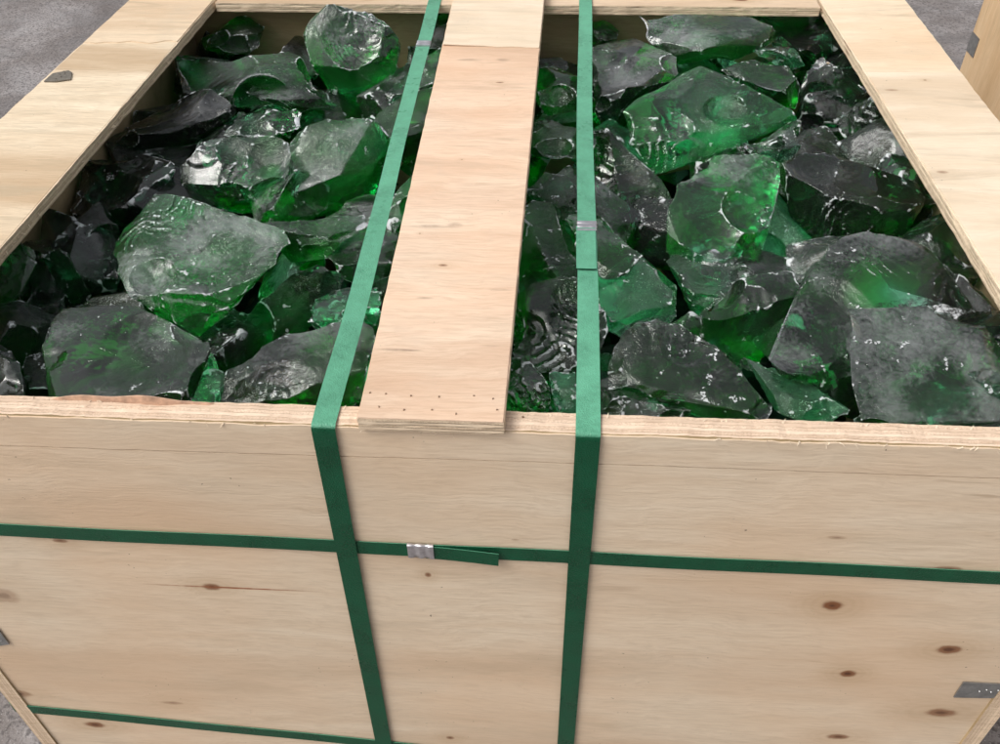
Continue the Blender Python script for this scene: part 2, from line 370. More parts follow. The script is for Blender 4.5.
def board(name, p0, axu, axv, axw, nu, nv, nw_thick, mats, parent, edge_amp=.0008, face_amp=.0003, seed=1, smooth=False,
          edge_mask=(1, 1, 1, 1), taper=None):
    """a sawn board: a grid over u x v with thickness w; all four edges slightly ragged.
       mats = (face material, edge material)"""
    axu, axv, axw = Vector(axu), Vector(axv), Vector(axw)
    lu, lv, lw = axu.length, axv.length, axw.length
    bm = bmesh.new(); g = {}
    nw = nw_thick
    U, V, Wn = axu.normalized(), axv.normalized(), axw.normalized()
    def pt(i, j, k):
        u, v, w = i / nu, j / nv, k / nw
        p = Vector(p0) + axu * u + axv * v + axw * w
        q = p * 60
        def r(s, f=1.0): return noise.noise(Vector((q.x * f + s * 17.3 + seed * 5, q.y * f + s * 3.1, q.z * f)))
        def rr(s): return edge_amp * (r(s) + .6 * r(s + 9, 3.1) + .5 * noise.noise(Vector((w * 9 + s, p.x * 9 + p.y * 9, seed))))
        if i == 0: p += U * rr(1) * edge_mask[0]
        if i == nu: p += U * rr(2) * edge_mask[1]
        if j == 0: p += V * rr(3) * edge_mask[2]
        if j == nv: p += V * rr(4) * edge_mask[3]
        p += Wn * face_amp * noise.noise(Vector((p.x * 4 + seed, p.y * 4, p.z * 4)))
        if taper: p = taper(p, u, v, w)
        return p
    def V_(i, j, k):
        key = (i, j, k)
        if key not in g: g[key] = bm.verts.new(pt(i, j, k))
        return g[key]
    def quad(a, b, c, d, mi):
        f = bm.faces.new((a, b, c, d)); f.material_index = mi
    for i in range(nu):
        for j in range(nv):
            quad(V_(i, j, nw), V_(i + 1, j, nw), V_(i + 1, j + 1, nw), V_(i, j + 1, nw), 0)
            quad(V_(i, j, 0), V_(i, j + 1, 0), V_(i + 1, j + 1, 0), V_(i + 1, j, 0), 0)
    for k in range(nw):
        for i in range(nu):
            quad(V_(i, 0, k), V_(i + 1, 0, k), V_(i + 1, 0, k + 1), V_(i, 0, k + 1), 1)
            quad(V_(i, nv, k), V_(i, nv, k + 1), V_(i + 1, nv, k + 1), V_(i + 1, nv, k), 1)
        for j in range(nv):
            quad(V_(0, j, k), V_(0, j, k + 1), V_(0, j + 1, k + 1), V_(0, j + 1, k), 1)
            quad(V_(nu, j, k), V_(nu, j + 1, k), V_(nu, j + 1, k + 1), V_(nu, j, k + 1), 1)
    bmesh.ops.recalc_face_normals(bm, faces=bm.faces)
    me = bm_mesh(bm, name, smooth)
    o = link(name, me, None, parent)
    for m_ in mats: me.materials.append(m_)
    return o

# front wall core, then two face veneers with a fine butt joint between them
ZB = .075
o = board('front_panel', (XL + .012, YF + .0015, ZB), (XR - XL - .024, 0, 0), (0, 0, RIM - ZB), (0, TW + .002, 0), 360, 6, 5, (M_inner, M_plyY), crate, .0010, .0002, 3)
front = o
vj = fp(500, 462).z
sag = lambda x: .0012 * math.sin(x * 9) + .0015 * x
def veneer(name, z0f, z1f, y, mat, parent, seed, lift=None, nx=160):
    bm = bmesh.new(); rows = 5; th = .0014
    L = []
    for i in range(nx + 1):
        x = XL + (XR - XL) * i / nx
        z0, z1 = z0f(x), z1f(x)
        col = []
        for j in range(rows + 1):
            z = z0 + (z1 - z0) * j / rows
            dy = -.0003 * noise.noise(Vector((x * 5, z * 5, seed)))
            if lift: dy += lift(x, j / rows)
            col.append((bm.verts.new((x, y + dy, z)), bm.verts.new((x, y + dy + th, z))))
        L.append(col)
    for i in range(nx):
        for j in range(rows):
            a, b, c, d = L[i][j], L[i + 1][j], L[i + 1][j + 1], L[i][j + 1]
            bm.faces.new((a[0], b[0], c[0], d[0])); bm.faces.new((a[1], d[1], c[1], b[1]))
        for j, fl in ((0, 0), (rows, 1)):
            a, b = L[i][j], L[i + 1][j]
            bm.faces.new((a[0], a[1], b[1], b[0]) if not fl else (a[0], b[0], b[1], a[1]))
    for i in (0, nx):
        for j in range(rows):
            a, b = L[i][j], L[i][j + 1]
            bm.faces.new((a[0], b[0], b[1], a[1]))
    bmesh.ops.recalc_face_normals(bm, faces=bm.faces)
    return link(name, bm_mesh(bm, name), mat, parent)
N = lambda x, s: noise.noise(Vector((x * 30, s, 0)))
jt = lambda x: vj + .004 * x * 0 + .0006 * N(x, 2) + .0015 * math.sin(x * 5 + .5)
veneer('veneer_sheet', lambda x: jt(x) + .0006, lambda x: RIM - .0016 + .0013 * N(x, 7) + .0008 * noise.noise(Vector((x * 160, 3, 0))), YF, M_front, front, 1)
veneer('veneer_sheet', lambda x: ZB + .002, lambda x: jt(x) - .0004, YF + .0002, M_front, front, 2)
# loose strip of torn inner ply curling above the rim on the left
bm = bmesh.new(); prev = None
pa, pb = at(45, 408, 0).x, at(215, 408, 0).x
for i in range(41):
    u = i / 40; x = pa + (pb - pa) * u
    b_ = math.sin(math.pi * u) ** .8 * .0062 * (1 + .25 * math.sin(u * 13)) - .001
    y = YF + TW - .001 + .001 * math.sin(u * 7); z = RIM + b_ + .0006 * N(x, 5)
    cur = [bm.verts.new((x, y, RIM - .003)), bm.verts.new((x, y + .0025, RIM - .003)), bm.verts.new((x, y + .0035, z)), bm.verts.new((x, y + .0015, z + .0005))]
    if prev:
        for k in range(4): bm.faces.new((prev[k], prev[(k + 1) % 4], cur[(k + 1) % 4], cur[k]))
    prev = cur
link('torn_ply', bm_mesh(bm, 'torn_ply'), simple_mat('torn_ply_reddish', (.50, .31, .21), .8, 0, .35, 120), front)

# side and back walls
board('side_panel', (XL - .013, YF - .002, ZB), (0, D, 0), (0, 0, RIM - ZB - .001), (TW, 0, 0), 60, 4, 3, (M_inner, M_plyX), crate, .0006, seed=5)
board('side_panel', (XR - TW + .013, YF - .002, ZB), (0, D, 0), (0, 0, RIM - ZB - .001), (TW, 0, 0), 60, 4, 3, (M_inner, M_plyX), crate, .0006, seed=6)
board('back_panel', (XL + .008, YB - .045, ZB), (XR - XL - .016, 0, 0), (0, 0, RIM - ZB - .001), (0, TW, 0), 60, 4, 3, (M_inner, M_plyY), crate, .0006, seed=7)
board('base_board', (XL + .012, YF + .03, ZB + .01), (XR - XL - .03, 0, 0), (0, D - .09, 0), (0, 0, .018), 10, 10, 1, (M_inner, M_plyY), crate, .0005, seed=8)
for x in (XL + .02, -.05, XR - .12):
    board('skid', (x, YF + .01, .0), (.10, 0, 0), (0, D - .04, 0), (0, 0, ZB - .001), 4, 10, 2, (M_inner, M_inner), crate, .0005, seed=9)

# rails lying on the side walls, traced on their own plane
def rail(name, a0, a1, b0, b1, mats, z0, seed, nu=90, nv=8, amp=.0011, bend=None, mask=(1, 1, 1, 1)):
    """a0->a1 inner edge (near, far), b0->b1 outer edge"""
    a0, a1, b0, b1 = [Vector((p.x, p.y, RIM + z0)) for p in (a0, a1, b0, b1)]
    bm = bmesh.new(); nw = 4; g = {}
    def pt(i, j, k):
        u, v, w = i / nu, j / nv, k / nw
        pa = a0.lerp(a1, u); pb = b0.lerp(b1, u); p = pa.lerp(pb, v); across = (pb - pa).normalized(); along = (a1 - a0).normalized()
        z = TR * w
        s = u * 40
        rag = amp * (noise.noise(Vector((s, j, seed))) + .6 * noise.noise(Vector((s * 3, k * .9, seed + 4))) + .5 * noise.noise(Vector((s * .4, k * 2.7, seed + 9))))
        if j == 0: p = p + across * rag * mask[0]
        if j == nv: p = p + across * rag * mask[1]
        if i in (0, nu): p = p + along * amp * noise.noise(Vector((v * 12, k, seed)))
        p = p + Vector((0, 0, z + (bend(u, v) if bend else 0)))
        return p
    def V_(i, j, k):
        if (i, j, k) not in g: g[(i, j, k)] = bm.verts.new(pt(i, j, k))
        return g[(i, j, k)]
    def q(a, b, c, d, mi): bm.faces.new((a, b, c, d)).material_index = mi
    for i in range(nu):
        for j in range(nv):
            q(V_(i, j, nw), V_(i + 1, j, nw), V_(i + 1, j + 1, nw), V_(i, j + 1, nw), 0)
            q(V_(i, j, 0), V_(i + 1, j, 0), V_(i + 1, j + 1, 0), V_(i, j + 1, 0), 0)
    for k in range(nw):
        for i in range(nu):
            for j in (0, nv): q(V_(i, j, k), V_(i + 1, j, k), V_(i + 1, j, k + 1), V_(i, j, k + 1), 1)
        for j in range(nv):
            for i in (0, nu): q(V_(i, j, k), V_(i, j + 1, k), V_(i, j + 1, k + 1), V_(i, j, k + 1), 1)
    bmesh.ops.recalc_face_normals(bm, faces=bm.faces)
    o = link(name, bm_mesh(bm, name), None, crate)
    for m_ in mats: o.data.materials.append(m_)
    return o
def ext(p, q, y):                 # point on the line pq at depth y
    t = (y - p.y) / (q.y - p.y); return p + (q - p) * t
zt = TR
Lin = (at(0, 250, zt), at(215, 0, zt)); Lout = (at(0, 120, zt), at(130, 0, zt))
Rin = (at(949, 209, zt), at(819, 0, zt)); Rout = (at(1000, 124, zt), at(905, 0, zt))
yfar = YB + .02
railL = rail('side_rail', ext(*Lin, YF + .002), ext(*Lin, yfar), ext(*Lout, YF + .002), ext(*Lout, yfar), (M_railL, M_plyZ), .0006, 1)
railR = rail('side_rail', ext(*Rin, YF + .002), ext(*Rin, yfar), ext(*Rout, YF + .002), ext(*Rout, yfar), (M_railR, M_plyZ), .0006, 2)
yb0 = at(420, 13, 0).y
xl = ext(*Lin, yb0 + .06).x + .004; xr = ext(*Rin, yb0 + .06).x - .004
backrail = rail('back_rail', Vector((xl - .0, yb0, 0)), Vector((xr, yb0 - .004, 0)), Vector((xl, yb0 + .11, 0)), Vector((xr, yb0 + .11, 0)), (M_back, M_plyZ), .0004, 3)
# raised veneer sheets glued on the rails; their torn ends leave a step
def veneer_patch(name, base, A, z, mat, seed, cut0=None, cut1=None, nu=60, nv=14, th=.0010, side=None):
    """A(u,v)->xy point; ragged ends"""
    bm = bmesh.new(); g = {}
    for i in range(nu + 1):
        for j in range(nv + 1):
            u, v = i / nu, j / nv
            if i == 0 and cut0: u = cut0(v)
            elif cut0: u = cut0(v) + (u) * ((cut1(v) if cut1 else 1) - cut0(v))
            elif cut1: u = u * cut1(v)
            p = A(u, v)
            for k in (0, 1):
                g[i, j, k] = bm.verts.new((p.x, p.y, z(u, v) + k * th))
    for i in range(nu):
        for j in range(nv):
            for k in (0, 1): bm.faces.new((g[i, j, k], g[i + 1, j, k], g[i + 1, j + 1, k], g[i, j + 1, k]))
    for i in range(nu):
        for j in (0, nv): bm.faces.new((g[i, j, 0], g[i + 1, j, 0], g[i + 1, j, 1], g[i, j, 1]))
    for j in range(nv):
        for i in (0, nu): bm.faces.new((g[i, j, 0], g[i, j + 1, 0], g[i, j + 1, 1], g[i, j, 1]))
    bmesh.ops.recalc_face_normals(bm, faces=bm.faces)
    return link(name, bm_mesh(bm, name), mat, base)
def quadmap(a0, a1, b0, b1, inset=.0016):
    def A(u, v):
        pa = a0.lerp(a1, u); pb = b0.lerp(b1, u); w = (pb - pa).length
        return pa.lerp(pb, inset / w + v * (1 - 2 * inset / w))
    return A
def yfrac(p0, p1, y): return (y - p0.y) / (p1.y - p0.y)
# left rail: far sheet ends in a torn step
a0, a1, b0, b1 = ext(*Lin, YF + .002), ext(*Lin, yfar), ext(*Lout, YF + .002), ext(*Lout, yfar)
uc = yfrac(a0, a1, at(100, 42, zt).y)
AL = quadmap(a0, a1, b0, b1)
veneer_patch('veneer_sheet', railL, AL, lambda u, v: RIM + TR + .0006, M_railL, 1, cut0=lambda v: uc + .010 * noise.noise(Vector((v * 5, 1, 0))) - .006 * v)
veneer_patch('veneer_sheet', railL, AL, lambda u, v: RIM + TR + .0001, M_railL2, 2, cut1=lambda v: uc - .004 + .006 * noise.noise(Vector((v * 5, 1, 0))) - .006 * v, nv=10, th=.0008)
a0r, a1r, b0r, b1r = ext(*Rin, YF + .002), ext(*Rin, yfar), ext(*Rout, YF + .002), ext(*Rout, yfar)
ucr = yfrac(a0r, a1r, at(875, 73, zt).y)
AR = quadmap(a0r, a1r, b0r, b1r)
veneer_patch('veneer_sheet', railR, AR, lambda u, v: RIM + TR + .0002, M_railR2, 3, cut0=lambda v: ucr + .0015 * noise.noise(Vector((v * 7, 4, 0))))
veneer_patch('veneer_sheet', railR, AR, lambda u, v: RIM + TR + .0005, M_railR, 4, cut1=lambda v: ucr - .0005 + .0015 * noise.noise(Vector((v * 7, 4, 0))))
# centre slat: from front edge over the back rail
zs = TR + .003
c0, c1 = at(357, 414, zs), at(455, 0, zs); d0, d1 = at(504, 420, zs), at(545, 0, zs)
ca = ext(c0, c1, YF - .004); cb = ext(c0, c1, yfar); da = ext(d0, d1, YF - .004); db = ext(d0, d1, yfar)
slope = lambda u, v=0: .0006 + .0142 * max(0, min(1, (u - .02) / .88))
slat = rail('cross_slat', ca, cb, da, db, (M_top, M_plyZ), .0, 5, amp=.0007, bend=lambda u, v: slope(u))
AC = quadmap(ca, cb, da, db, .0008)
ucc = yfrac(ca, cb, at(500, 45, zs + .01).y)
veneer_patch('veneer_sheet', slat, AC, lambda u, v: RIM + TR + slope(u) + .0001 + .0022 * max(0, 1 - (u - ucc) / .02) * max(0, .55 - v), M_railR, 5,
             cut0=lambda v: ucc - .006 * v + .002 * noise.noise(Vector((v * 6, 8, 0))), th=.0012)
veneer_patch('veneer_sheet', slat, AC, lambda u, v: RIM + TR + slope(u) + .0001, M_top, 6,
             cut1=lambda v: ucc - .0045 - .008 * v + .003 * noise.noise(Vector((v * 6, 9, 0))), th=.0008)
# torn fibres standing off the sawn edges
def fibres(parent, pts, mat):
    bm = bmesh.new()
    for (p, d, ln) in pts:
        d = d.normalized(); sd_ = d.cross(Vector((.3, .2, .9))).normalized() * frng.uniform(.0003, .0008); up_ = Vector((0, 0, frng.uniform(.0002, .0006)))
        mid = p + d * ln * .5 + Vector((0, 0, frng.uniform(-.0006, .0012)))
        a = [bm.verts.new(p - sd_), bm.verts.new(p + sd_), bm.verts.new(p + up_)]
        b = [bm.verts.new(mid - sd_ * .7), bm.verts.new(mid + sd_ * .7), bm.verts.new(mid + up_ * .8)]; tp = bm.verts.new(p + d * ln)
        for k in range(3):
            bm.faces.new((a[k], a[(k + 1) % 3], b[(k + 1) % 3], b[k])); bm.faces.new((b[k], b[(k + 1) % 3], tp))
        bm.faces.new(a)
    o = link('torn_fibres', bm_mesh(bm, 'torn_fibres'), mat, parent); o['kind'] = 'stuff'
frng = random.Random(21)
def along(p0, p1, n_, dirf, lo_, hi_):
    out = []
    cl = [frng.random() for _ in range(max(3, n_ // 9))]
    for k in range(n_):
        u = min(1, max(0, frng.choice(cl) + frng.gauss(0, .035)))
        out.append((p0.lerp(p1, u), dirf(), frng.uniform(lo_, hi_)))
    return out
zE = RIM + TR * .5
V3 = lambda a, b, c: Vector((a, b, c))
fibres(railL, along(V3(a0.x, a0.y, zE), V3(a1.x, a1.y, zE), 90, lambda: Vector((1, frng.gauss(0, .6), frng.gauss(-.3, .4))), .002, .006), M_railR)
fibres(railR, along(V3(a0r.x, a0r.y, zE), V3(a1r.x, a1r.y, zE), 60, lambda: Vector((-1, frng.gauss(0, .6), frng.gauss(-.3, .4))), .0015, .005), M_railR)
fibres(front, along(V3(XL + .03, YF + .0004, RIM - .0006), V3(XR - .03, YF + .0004, RIM - .0006), 60, lambda: Vector((frng.gauss(0, 1.2), -.5, frng.gauss(-.5, .3))), .002, .007), M_railR)
fibres(front, along(V3(XL + .03, YF + TW, RIM - .0004), V3(XR - .03, YF + TW, RIM - .0004), 90, lambda: Vector((frng.gauss(0, 1.2), .5, abs(frng.gauss(.4, .3)))), .0015, .005), M_railR)
# staples near the slat's front end
def staple_at(px, py, parent, z, rz):
    p = at(px, py, z); bm = bmesh.new()
    bmesh.ops.create_cube(bm, size=1)
    for v in bm.verts: v.co = Vector((v.co.x * .0014, v.co.y * .0008, v.co.z * .0016))
    bmesh.ops.bevel(bm, geom=bm.edges[:], offset=.0002, segments=1)
    me = bm_mesh(bm, 'staple')
    me.transform(Matrix.Translation((p.x, p.y, p.z)) @ Matrix.Rotation(rz, 4, 'Z'))
    link('staple', me, M_staple, parent)
for (px, py) in [(370, 393), (386, 394), (379, 407), (411, 396), (439, 397), (404, 410), (432, 410), (456, 414), (474, 396), (493, 399), (497, 410)]:
    staple_at(px, py, slat, TR + .0016, rng.uniform(0, 3))
staple_at(523, 417, front, .0008, 0.3)

# metal corner clips
def clip(pts, parent, name='metal_clip', thick=.0012, nrm=Vector((0, 0, 1)), mat=None):
    bm = bmesh.new()
    lo = [bm.verts.new(p) for p in pts]; hi = [bm.verts.new(p + nrm * thick) for p in pts]
    bm.faces.new(hi); bm.faces.new(lo[::-1])
    for i in range(len(pts)): bm.faces.new((lo[i], lo[(i + 1) % len(pts)], hi[(i + 1) % len(pts)], hi[i]))
    bmesh.ops.recalc_face_normals(bm, faces=bm.faces)
    bmesh.ops.bevel(bm, geom=bm.edges[:], offset=.0003, segments=1)
    c = sum(pts, Vector()) / len(pts); ux = (pts[1] - pts[0]).normalized(); uy = nrm.cross(ux)
    for k in range(6):
        q = bmesh.ops.create_cone(bm, cap_ends=True, segments=6, radius1=.0011, radius2=.0006, depth=.0012)
        rot = nrm.to_track_quat('Z', 'Y').to_matrix()
        for v in q['verts']: v.co = rot @ v.co + c + nrm * (thick + .0004) + ux * (.0055 * (k - 2.5)) + uy * (.0018 * (k % 2 * 2 - 1))
    return link(name, bm_mesh(bm, name), mat or M_clip, parent)
zc = TR + .0016
clip([at(x, y, zc) for x, y in [(44, 82), (53, 74), (69, 71), (72, 73), (71, 80), (56, 82)]], railL, mat=simple_mat('weathered_clip', (.19, .17, .14), .55, .5, .3, 200, bump=.4))
ny = Vector((0, -1, 0))
clip([fp(x, y) + Vector((0, -.0006, 0)) for x, y in [(963, 681), (1004, 683), (1030, 690), (1020, 697), (953, 696)]], front, nrm=ny)
clip([fp(x, y) + Vector((0, -.0006, 0)) for x, y in [(-30, 616), (-2, 627), (10, 643), (-5, 645), (-30, 642)]], front, nrm=ny)

# ------------------------------------------------------------------ straps
def band(pts, width, wdir, thick=.0009, name='band', parent=None, mat=None, twist=None):
    """a ribbon along pts; wdir = width direction per point or fixed"""
    bm = bmesh.new(); prev = None; P = [Vector(p) for p in pts]
    first = None
    for i, p in enumerate(P):
        t = (P[min(i + 1, len(P) - 1)] - P[max(i - 1, 0)]).normalized()
        w = (wdir[i] if isinstance(wdir, list) else Vector(wdir))
        w = (w - t * w.dot(t)).normalized(); nn = w.cross(t).normalized()
        hw = width / 2
        cur = [bm.verts.new(p - w * hw), bm.verts.new(p - w * hw * .96 + nn * thick), bm.verts.new(p + w * hw * .96 + nn * thick), bm.verts.new(p + w * hw)]
        if prev:
            for k in range(4): bm.faces.new((prev[k], prev[(k + 1) % 4], cur[(k + 1) % 4], cur[k]))
        else: first = cur
        prev = cur
    bm.faces.new(first); bm.faces.new(prev[::-1])
    bmesh.ops.recalc_face_normals(bm, faces=bm.faces)
    me = bm_mesh(bm, name, True, 40)
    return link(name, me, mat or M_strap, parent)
def seal(c, t, w, n, ln, wd, parent, th=.0022):
    """crimped metal seal wrapped round the strap"""
    bm = bmesh.new(); nu = 18; rows = []
    t, w, n = t.normalized(), w.normalized(), n.normalized()
    for i in range(nu + 1):
        s = i / nu - .5
        cr = .0009 * (math.exp(-((s - .2) / .09) ** 2) + math.exp(-((s + .2) / .09) ** 2))
        hw = wd / 2 - cr * .8; h = th - cr
        ring = []
        for (a, b) in ((-1, 0), (-1.0, .6), (-.93, 1), (-.4, 1), (0, 1), (.4, 1), (.93, 1), (1.0, .6), (1, 0)):
            ring.append(bm.verts.new(c + t * s * ln + w * hw * a + n * h * b))
        rows.append(ring)
    for i in range(nu):
        for j in range(8): bm.faces.new((rows[i][j], rows[i + 1][j], rows[i + 1][j + 1], rows[i][j + 1]))
        bm.faces.new((rows[i][8], rows[i + 1][8], rows[i + 1][0], rows[i][0]))
    bm.faces.new(rows[0]); bm.faces.new(rows[-1][::-1])
    bmesh.ops.recalc_face_normals(bm, faces=bm.faces)
    return link('seal', bm_mesh(bm, 'seal', True, 50), M_seal, parent)

SW = .0185
def vstrap(px_top, px_bend, px_low, label, sag_z, seal_px, tail_px, flare):
    yo = YF - .0030
    pb = at(px_bend[0], px_bend[1], .001); xb = pb.x
    lo = at_y(px_low[0], px_low[1], yo); tp = at(px_top[0], px_top[1], .02)
    slope_x = (tp.x - xb) / (tp.y - YF)
    e = empty('packing_strap', (xb, YF, RIM))
    tag(e, label, 'strap', 'green straps bound round the crate')
    pts = []
    # down the front
    sx = (lo.x - xb) / (lo.z - RIM)
    zz = [ZB - .002 + (RIM - .004 - ZB) * i / 24 for i in range(25)]
    for z in zz: pts.append(Vector((xb + sx * (z - RIM), yo - .0002, z)))
    wd = [Vector((1, 0, 0))] * len(pts)
    for a in (15, 35, 55, 75, 90):
        a = math.radians(a); pts.append(Vector((xb, yo + .005 * (1 - math.cos(a)), RIM - .002 + .004 * math.sin(a)))); wd.append(Vector((1, 0, 0)))
    n_ = 60
    for i in range(1, n_ + 1):
        u = i / n_; y = yo + .004 + u * (YB + .02 - YF)
        z = RIM + .0022 + sag_z * u + (TR + .0) * max(0, min(1, (u - .1) / .78)) - .004 * math.sin(math.pi * min(1, u / .88)) + .0006 * math.sin(u * 31)
        pts.append(Vector((xb + slope_x * (y - YF) + .0010 * math.sin(u * 9), y, z)))
        wd.append(Vector((1, .0, .10 * math.sin(u * 7 + xb * 20))))
    # down the back
    for i in range(1, 12): 
        z = RIM + TR + .002 - i / 11 * (RIM - ZB); pts.append(Vector((xb + slope_x * D, YB + .022 - .0, z))); wd.append(Vector((1, 0, 0)))
    # orientation: outward normal
    band(pts, SW, [-w for w in wd], parent=e)
    def on(py):                   # point of the top run that shows at pixel row py
        best = min(range(31, 31 + n_ - 2), key=lambda i: abs(project(pts[i])[1] - py))
        a, b = pts[best], pts[best + 1] if project(pts[best])[1] > py else pts[best - 1]
        ya, yb_ = project(a)[1], project(b)[1]; f = 0 if abs(ya - yb_) < 1e-6 else (py - ya) / (yb_ - ya)
        return a.lerp(b, f)
    t = Vector((slope_x, 1, 0)).normalized()
    if seal_px:
        c = on(seal_px); seal(c + Vector((0, 0, -.0004)), t, Vector((1, 0, 0)), Vector((0, 0, 1)), .017, SW + .0016, e)
        a, b = on(seal_px), on(tail_px or seal_px + 20)
        K = 10
        if tail_px: pp = [a.lerp(b, k / K) + Vector((-.0012, 0, .0011 + .0016 * (k / K) ** 2)) for k in range(K + 1)]
        if tail_px: band(pp, SW, Vector((1, 0, 0)), name='tail_end', parent=e)
    return e
def project(P):
    d = P - CAM; z = d.dot(fwd)
    return (W_ / 2 + FPX * d.dot(rt) / z, H_ / 2 - FPX * d.dot(up) / z)
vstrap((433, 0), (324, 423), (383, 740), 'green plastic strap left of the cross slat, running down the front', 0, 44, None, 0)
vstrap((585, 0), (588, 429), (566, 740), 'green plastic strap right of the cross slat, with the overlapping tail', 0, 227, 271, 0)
# horizontal straps
def hstrap(pl, pr, label, seal_x=None, tail_x=None, off=.0026):
    a = at_y(pl[0], pl[1], YF - off); b = at_y(pr[0], pr[1], YF - off)
    k = (b.z - a.z) / (b.x - a.x); z0 = a.z - k * a.x
    e = empty('packing_strap', (0, YF, z0)); tag(e, label, 'strap', 'green straps bound round the crate')
    X0, X1 = XL - .0145, XR + .0145
    pts, wd = [], []
    def crossing(x):              # it passes beneath the upright straps
        return 0
    for i in range(81):
        x = X0 + (X1 - X0) * i / 80
        pts.append(Vector((x, YF - .0022 + .0004, z0 + k * x + .0005 * math.sin(x * 25)))); wd.append(Vector((0, 0, 1)))
    for a_ in (30, 60, 90):
        a_ = math.radians(a_); pts.append(Vector((X1 + .002 * math.sin(a_), YF - .0018 + .002 * (1 - math.cos(a_)), z0 + k * X1))); wd.append(Vector((0, 0, 1)))
    for i in range(1, 20): pts.append(Vector((X1 + .002, YF + i / 19 * (D - .01), z0 + k * X1))); wd.append(Vector((0, 0, 1)))
    pre = [Vector((X0 - .002, YF + (D - .01) * (1 - i / 19), z0 + k * X0)) for i in range(20)]
    band(pre[:] + pts, SW * .92, [Vector((0, 0, 1))] * (20 + len(pts)), parent=e)
    if seal_x:
        xs = at_y(seal_x, pl[1] + 24, YF).x; xt = at_y(tail_x, pl[1] + 24, YF).x
        t = Vector((1, 0, k)).normalized()
        seal(Vector((xs, YF - .0016, z0 + k * xs)), t, Vector((0, 0, 1)), Vector((0, -1, 0)), .0225, SW * .92 + .0012, e, .0026)
        K = 12
        pp = [Vector((xs + .004 + (xt - xs - .004) * q / K, YF - .0030 - .0035 * (q / K) ** 1.5, z0 + k * xs - .0020 * (q / K) - .0012)) for q in range(K + 1)]
        band(pp, SW * .90, Vector((0, 0, 1)), name='tail_end', parent=e)
    return e
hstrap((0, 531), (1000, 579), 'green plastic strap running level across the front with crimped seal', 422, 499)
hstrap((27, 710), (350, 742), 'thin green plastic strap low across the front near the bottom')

# ------------------------------------------------------------------ neighbouring crate
XN = .80
pc = at_x(984, 0, XN)
ncr = empty('plywood_crate', (XN + .5, pc.y - .5, 0))
tag(ncr, 'brown plywood crate standing to the right, only its side showing', 'crate')
def cbox(name, lo, hi, mat, parent, bev=.001):
    bm = bmesh.new(); bmesh.ops.create_cube(bm, size=1)
    for v in bm.verts: v.co = Vector([lo[i] + (hi[i] - lo[i]) * (v.co[i] + .5) for i in range(3)])
    bmesh.ops.bevel(bm, geom=bm.edges[:], offset=bev, segments=2)
    return link(name, bm_mesh(bm, name), mat, parent)
side = cbox('side_panel', (XN, pc.y - 1.0, .075), (XN + .018, pc.y, RIM + .13), M_other, ncr)
cbox('back_panel', (XN + .0185, pc.y - .018, .075), (XN + 1.0, pc.y, RIM + .13), M_other, ncr)
cbox('front_panel', (XN + .0185, pc.y - 1.0, .075), (XN + 1.0, pc.y - .982, RIM + .13), M_other, ncr)
cbox('side_panel', (XN + 1.001, pc.y - 1.0, .075), (XN + 1.019, pc.y, RIM + .13), M_other, ncr)
cbox('lid', (XN, pc.y - 1.0, RIM + .131), (XN + 1.019, pc.y, RIM + .15), M_other, ncr)
for y in (pc.y - .99, pc.y - .55, pc.y - .12): cbox('skid', (XN + .01, y, 0), (XN + 1.0, y + .1, .074), M_other, ncr)
zc0, zc1 = at_x(972, 30, XN).z, at_x(966, 49, XN).z
cl = cbox('metal_clip', (XN - .0014, pc.y - .035, zc1), (XN - .0002, pc.y - .0, zc0), M_clip, side, .0004)

# ------------------------------------------------------------------ glass chunks
XI0, XI1, YI0, YI1 = XL + TW - .008, XR - TW + .008, YF + TW + .008, YB - .048
def clampP(p):
    return Vector((min(max(p.x, XI0), XI1), min(max(p.y, YI0), YI1), p.z))

